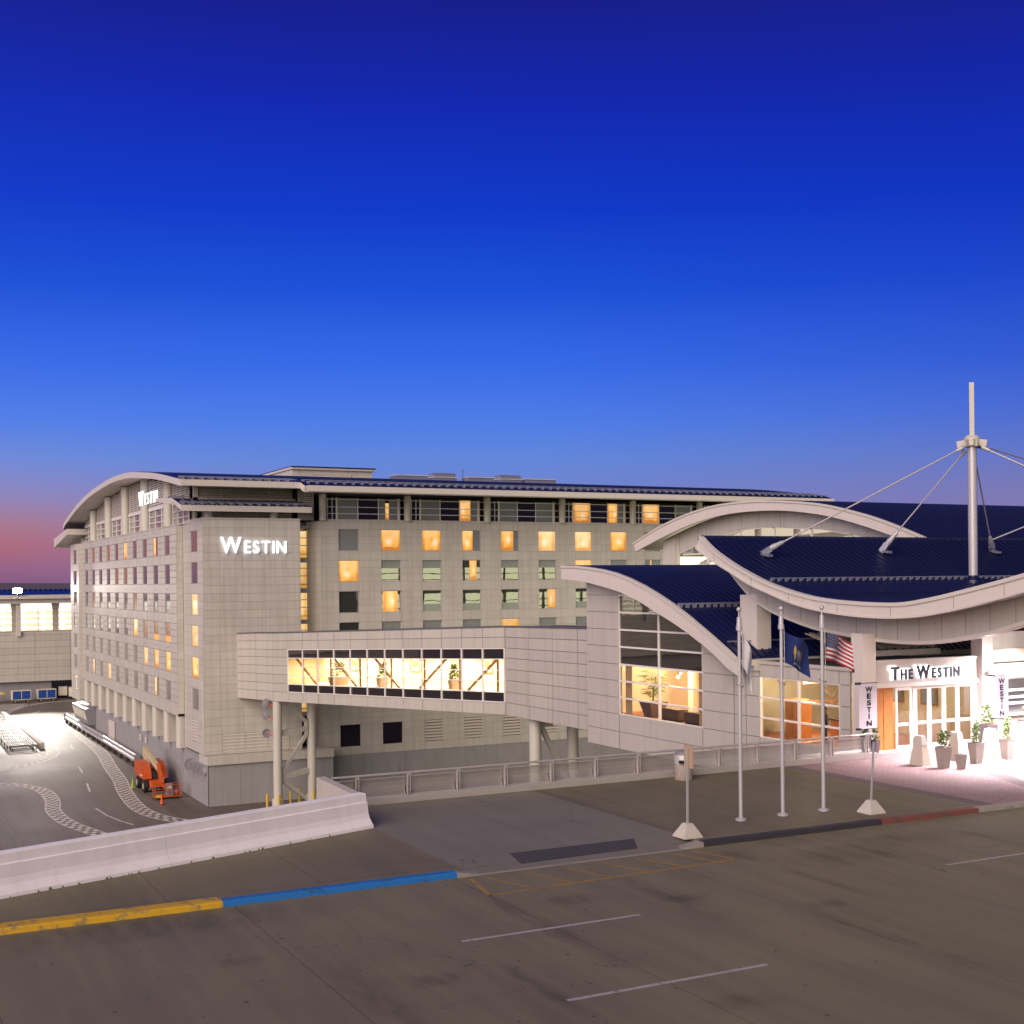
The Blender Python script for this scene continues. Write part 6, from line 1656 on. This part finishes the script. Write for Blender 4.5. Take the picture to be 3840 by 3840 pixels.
for x, y, e in ((50.6,43.9,5000),(46.0,42.1,4200),(47.5,37.9,26000),(53.5,39.9,32000),(43.4,40.5,9500)):
    l = lamp('canopy_lamp', 'SPOT', (x,y,5.75+(45.6-y)*.073-.22), e, (1.,.85,.92), spot_size=R(124), spot_blend=.8, shadow_soft_size=.18); aim(l, (x+.2,y-.1,0))
lamp('wall_lamp', 'POINT', (48.45,44.2,3.2), 260, (1.,.92,.92), shadow_soft_size=.12)
lamp('wall_lamp', 'POINT', (48.45,44.2,3.8), 160, (1.,.92,.92), shadow_soft_size=.12)
for x, y, z, e in ((43.0,63.0,2.9,900),(43.2,59.2,2.9,900),(43.0,51.2,2.9,520),(43.0,48.0,2.9,380)):
    lamp('room_lamp', 'POINT', (x,y,z), e, (1.,.67,.37), shadow_soft_size=.3)
for x, y, e in ((43.8,47.2,40),(46.2,47.2,60)):
    lamp('lobby_lamp', 'POINT', (x,y,2.9), e, (1.,.88,.72), shadow_soft_size=.3)
# ------------------------------------------------------------------ sky
w = bpy.data.worlds.new('World'); sc.world = w; w.use_nodes = True; nt = w.node_tree
bg = nt.nodes['Background']
geo = nd(nt, 'ShaderNodeTexCoord'); vec = geo.outputs['Generated']
nv_ = nd(nt, 'ShaderNodeVectorMath', operation='NORMALIZE'); nt.links.new(vec, nv_.inputs[0])
sp = nd(nt, 'ShaderNodeSeparateXYZ'); nt.links.new(nv_.outputs[0], sp.inputs[0])
el = mth(nt, 'MULTIPLY', mth(nt, 'MAXIMUM', sp.outputs[2], 0.), 2.)
def s2l(*c): return tuple(((v/255+.055)/1.055)**2.4 if v/255 > .04 else v/255/12.92 for v in c)
K = lambda e, *c: (min(1., e*2), s2l(*c))
right = ramp(nt, el, [K(0,142,116,158), K(.03,140,120,165), K(.068,118,120,184), K(.093,96,117,200), K(.121,74,107,211), K(.161,48,90,212), K(.219,24,68,203), K(.275,12,50,190), K(.346,16,36,166), K(.411,23,28,133), K(.5,20,22,108)])
cool = ramp(nt, el, [K(0,150,120,160), K(.03,138,126,176), K(.068,113,131,204), K(.093,98,134,217), K(.121,77,125,231), K(.161,55,107,232), K(.219,24,80,216), K(.275,10,57,203), K(.346,14,38,176), K(.411,20,27,140), K(.5,18,22,110)])
warm = ramp(nt, el, [K(0,120,75,120), K(.012,150,90,122), K(.030,182,100,104), K(.045,176,118,128), K(.065,150,134,180), K(.093,112,138,216), K(.121,80,126,231), K(.161,56,106,230), K(.219,24,78,213), K(.275,10,56,200), K(.411,22,26,140)])
glow = nd(nt, 'ShaderNodeVectorMath', operation='DOT_PRODUCT'); nt.links.new(nv_.outputs[0], glow.inputs[0]); glow.inputs[1].default_value = Vector((-.30,.954,0)).normalized()
gf = mth(nt, 'SUBTRACT', mth(nt, 'MULTIPLY', glow.outputs['Value'], 6.2), 4.95); gf.node.use_clamp = True
rf = mth(nt, 'MULTIPLY', mth(nt, 'SUBTRACT', .70, glow.outputs['Value']), 3.3); rf.node.use_clamp = True
skyc = mixc(nt, gf, mixc(nt, rf, cool, right), warm)
fwd = nd(nt, 'ShaderNodeVectorMath', operation='DOT_PRODUCT'); nt.links.new(nv_.outputs[0], fwd.inputs[0]); fwd.inputs[1].default_value = (.30,.954,0)
bk = mth(nt, 'MULTIPLY_ADD', fwd.outputs['Value'], .9, .75); bk.node.use_clamp = True   # the sky is darker away from the afterglow
bk = mth(nt, 'MULTIPLY_ADD', bk, .75, .25)
bc = nd(nt, 'ShaderNodeCombineColor'); [nt.links.new(bk, bc.inputs[i]) for i in range(3)]
skyc = mixc(nt, 1., skyc, bc.outputs[0], 'MULTIPLY')
nish = nd(nt, 'ShaderNodeTexSky'); nish.sky_type = 'NISHITA'; nish.sun_disc = False; nish.sun_elevation = R(1.); nish.sun_rotation = R(-35)
skyc = mixc(nt, .004, skyc, nish.outputs[0], 'ADD')
nt.links.new(skyc, bg.inputs[0]); bg.inputs[1].default_value = 1.
# ------------------------------------------------------------------ camera
cam = bpy.data.cameras.new('camera'); co = bpy.data.objects.new('camera', cam); COL.objects.link(co); sc.camera = co
cam.sensor_width = 36.; cam.lens = 36*2430/1932; cam.shift_y = 130/1932; cam.clip_end = 6000; cam.clip_start = .3
yaw = R(27.1); rho = .010
Fw = Vector((math.sin(yaw), math.cos(yaw), 0)); R0 = Vector((math.cos(yaw), -math.sin(yaw), 0)); U0 = Vector((0,0,1))
Rt = R0*math.cos(rho)-U0*math.sin(rho); Up = U0*math.cos(rho)+R0*math.sin(rho)
co.matrix_world = Matrix(((Rt.x,Up.x,-Fw.x,0),(Rt.y,Up.y,-Fw.y,0),(Rt.z,Up.z,-Fw.z,8.15),(0,0,0,1)))
sc.view_settings.view_transform = 'Standard'; sc.view_settings.look = 'None'; sc.view_settings.exposure = 0.; sc.view_settings.gamma = 1.
sc.cycles.use_denoising = True
sc.cycles.max_bounces = 8; sc.cycles.transparent_max_bounces = 16; sc.cycles.caustics_reflective = False; sc.cycles.caustics_refractive = False
sc.cycles.sample_clamp_indirect = 6.
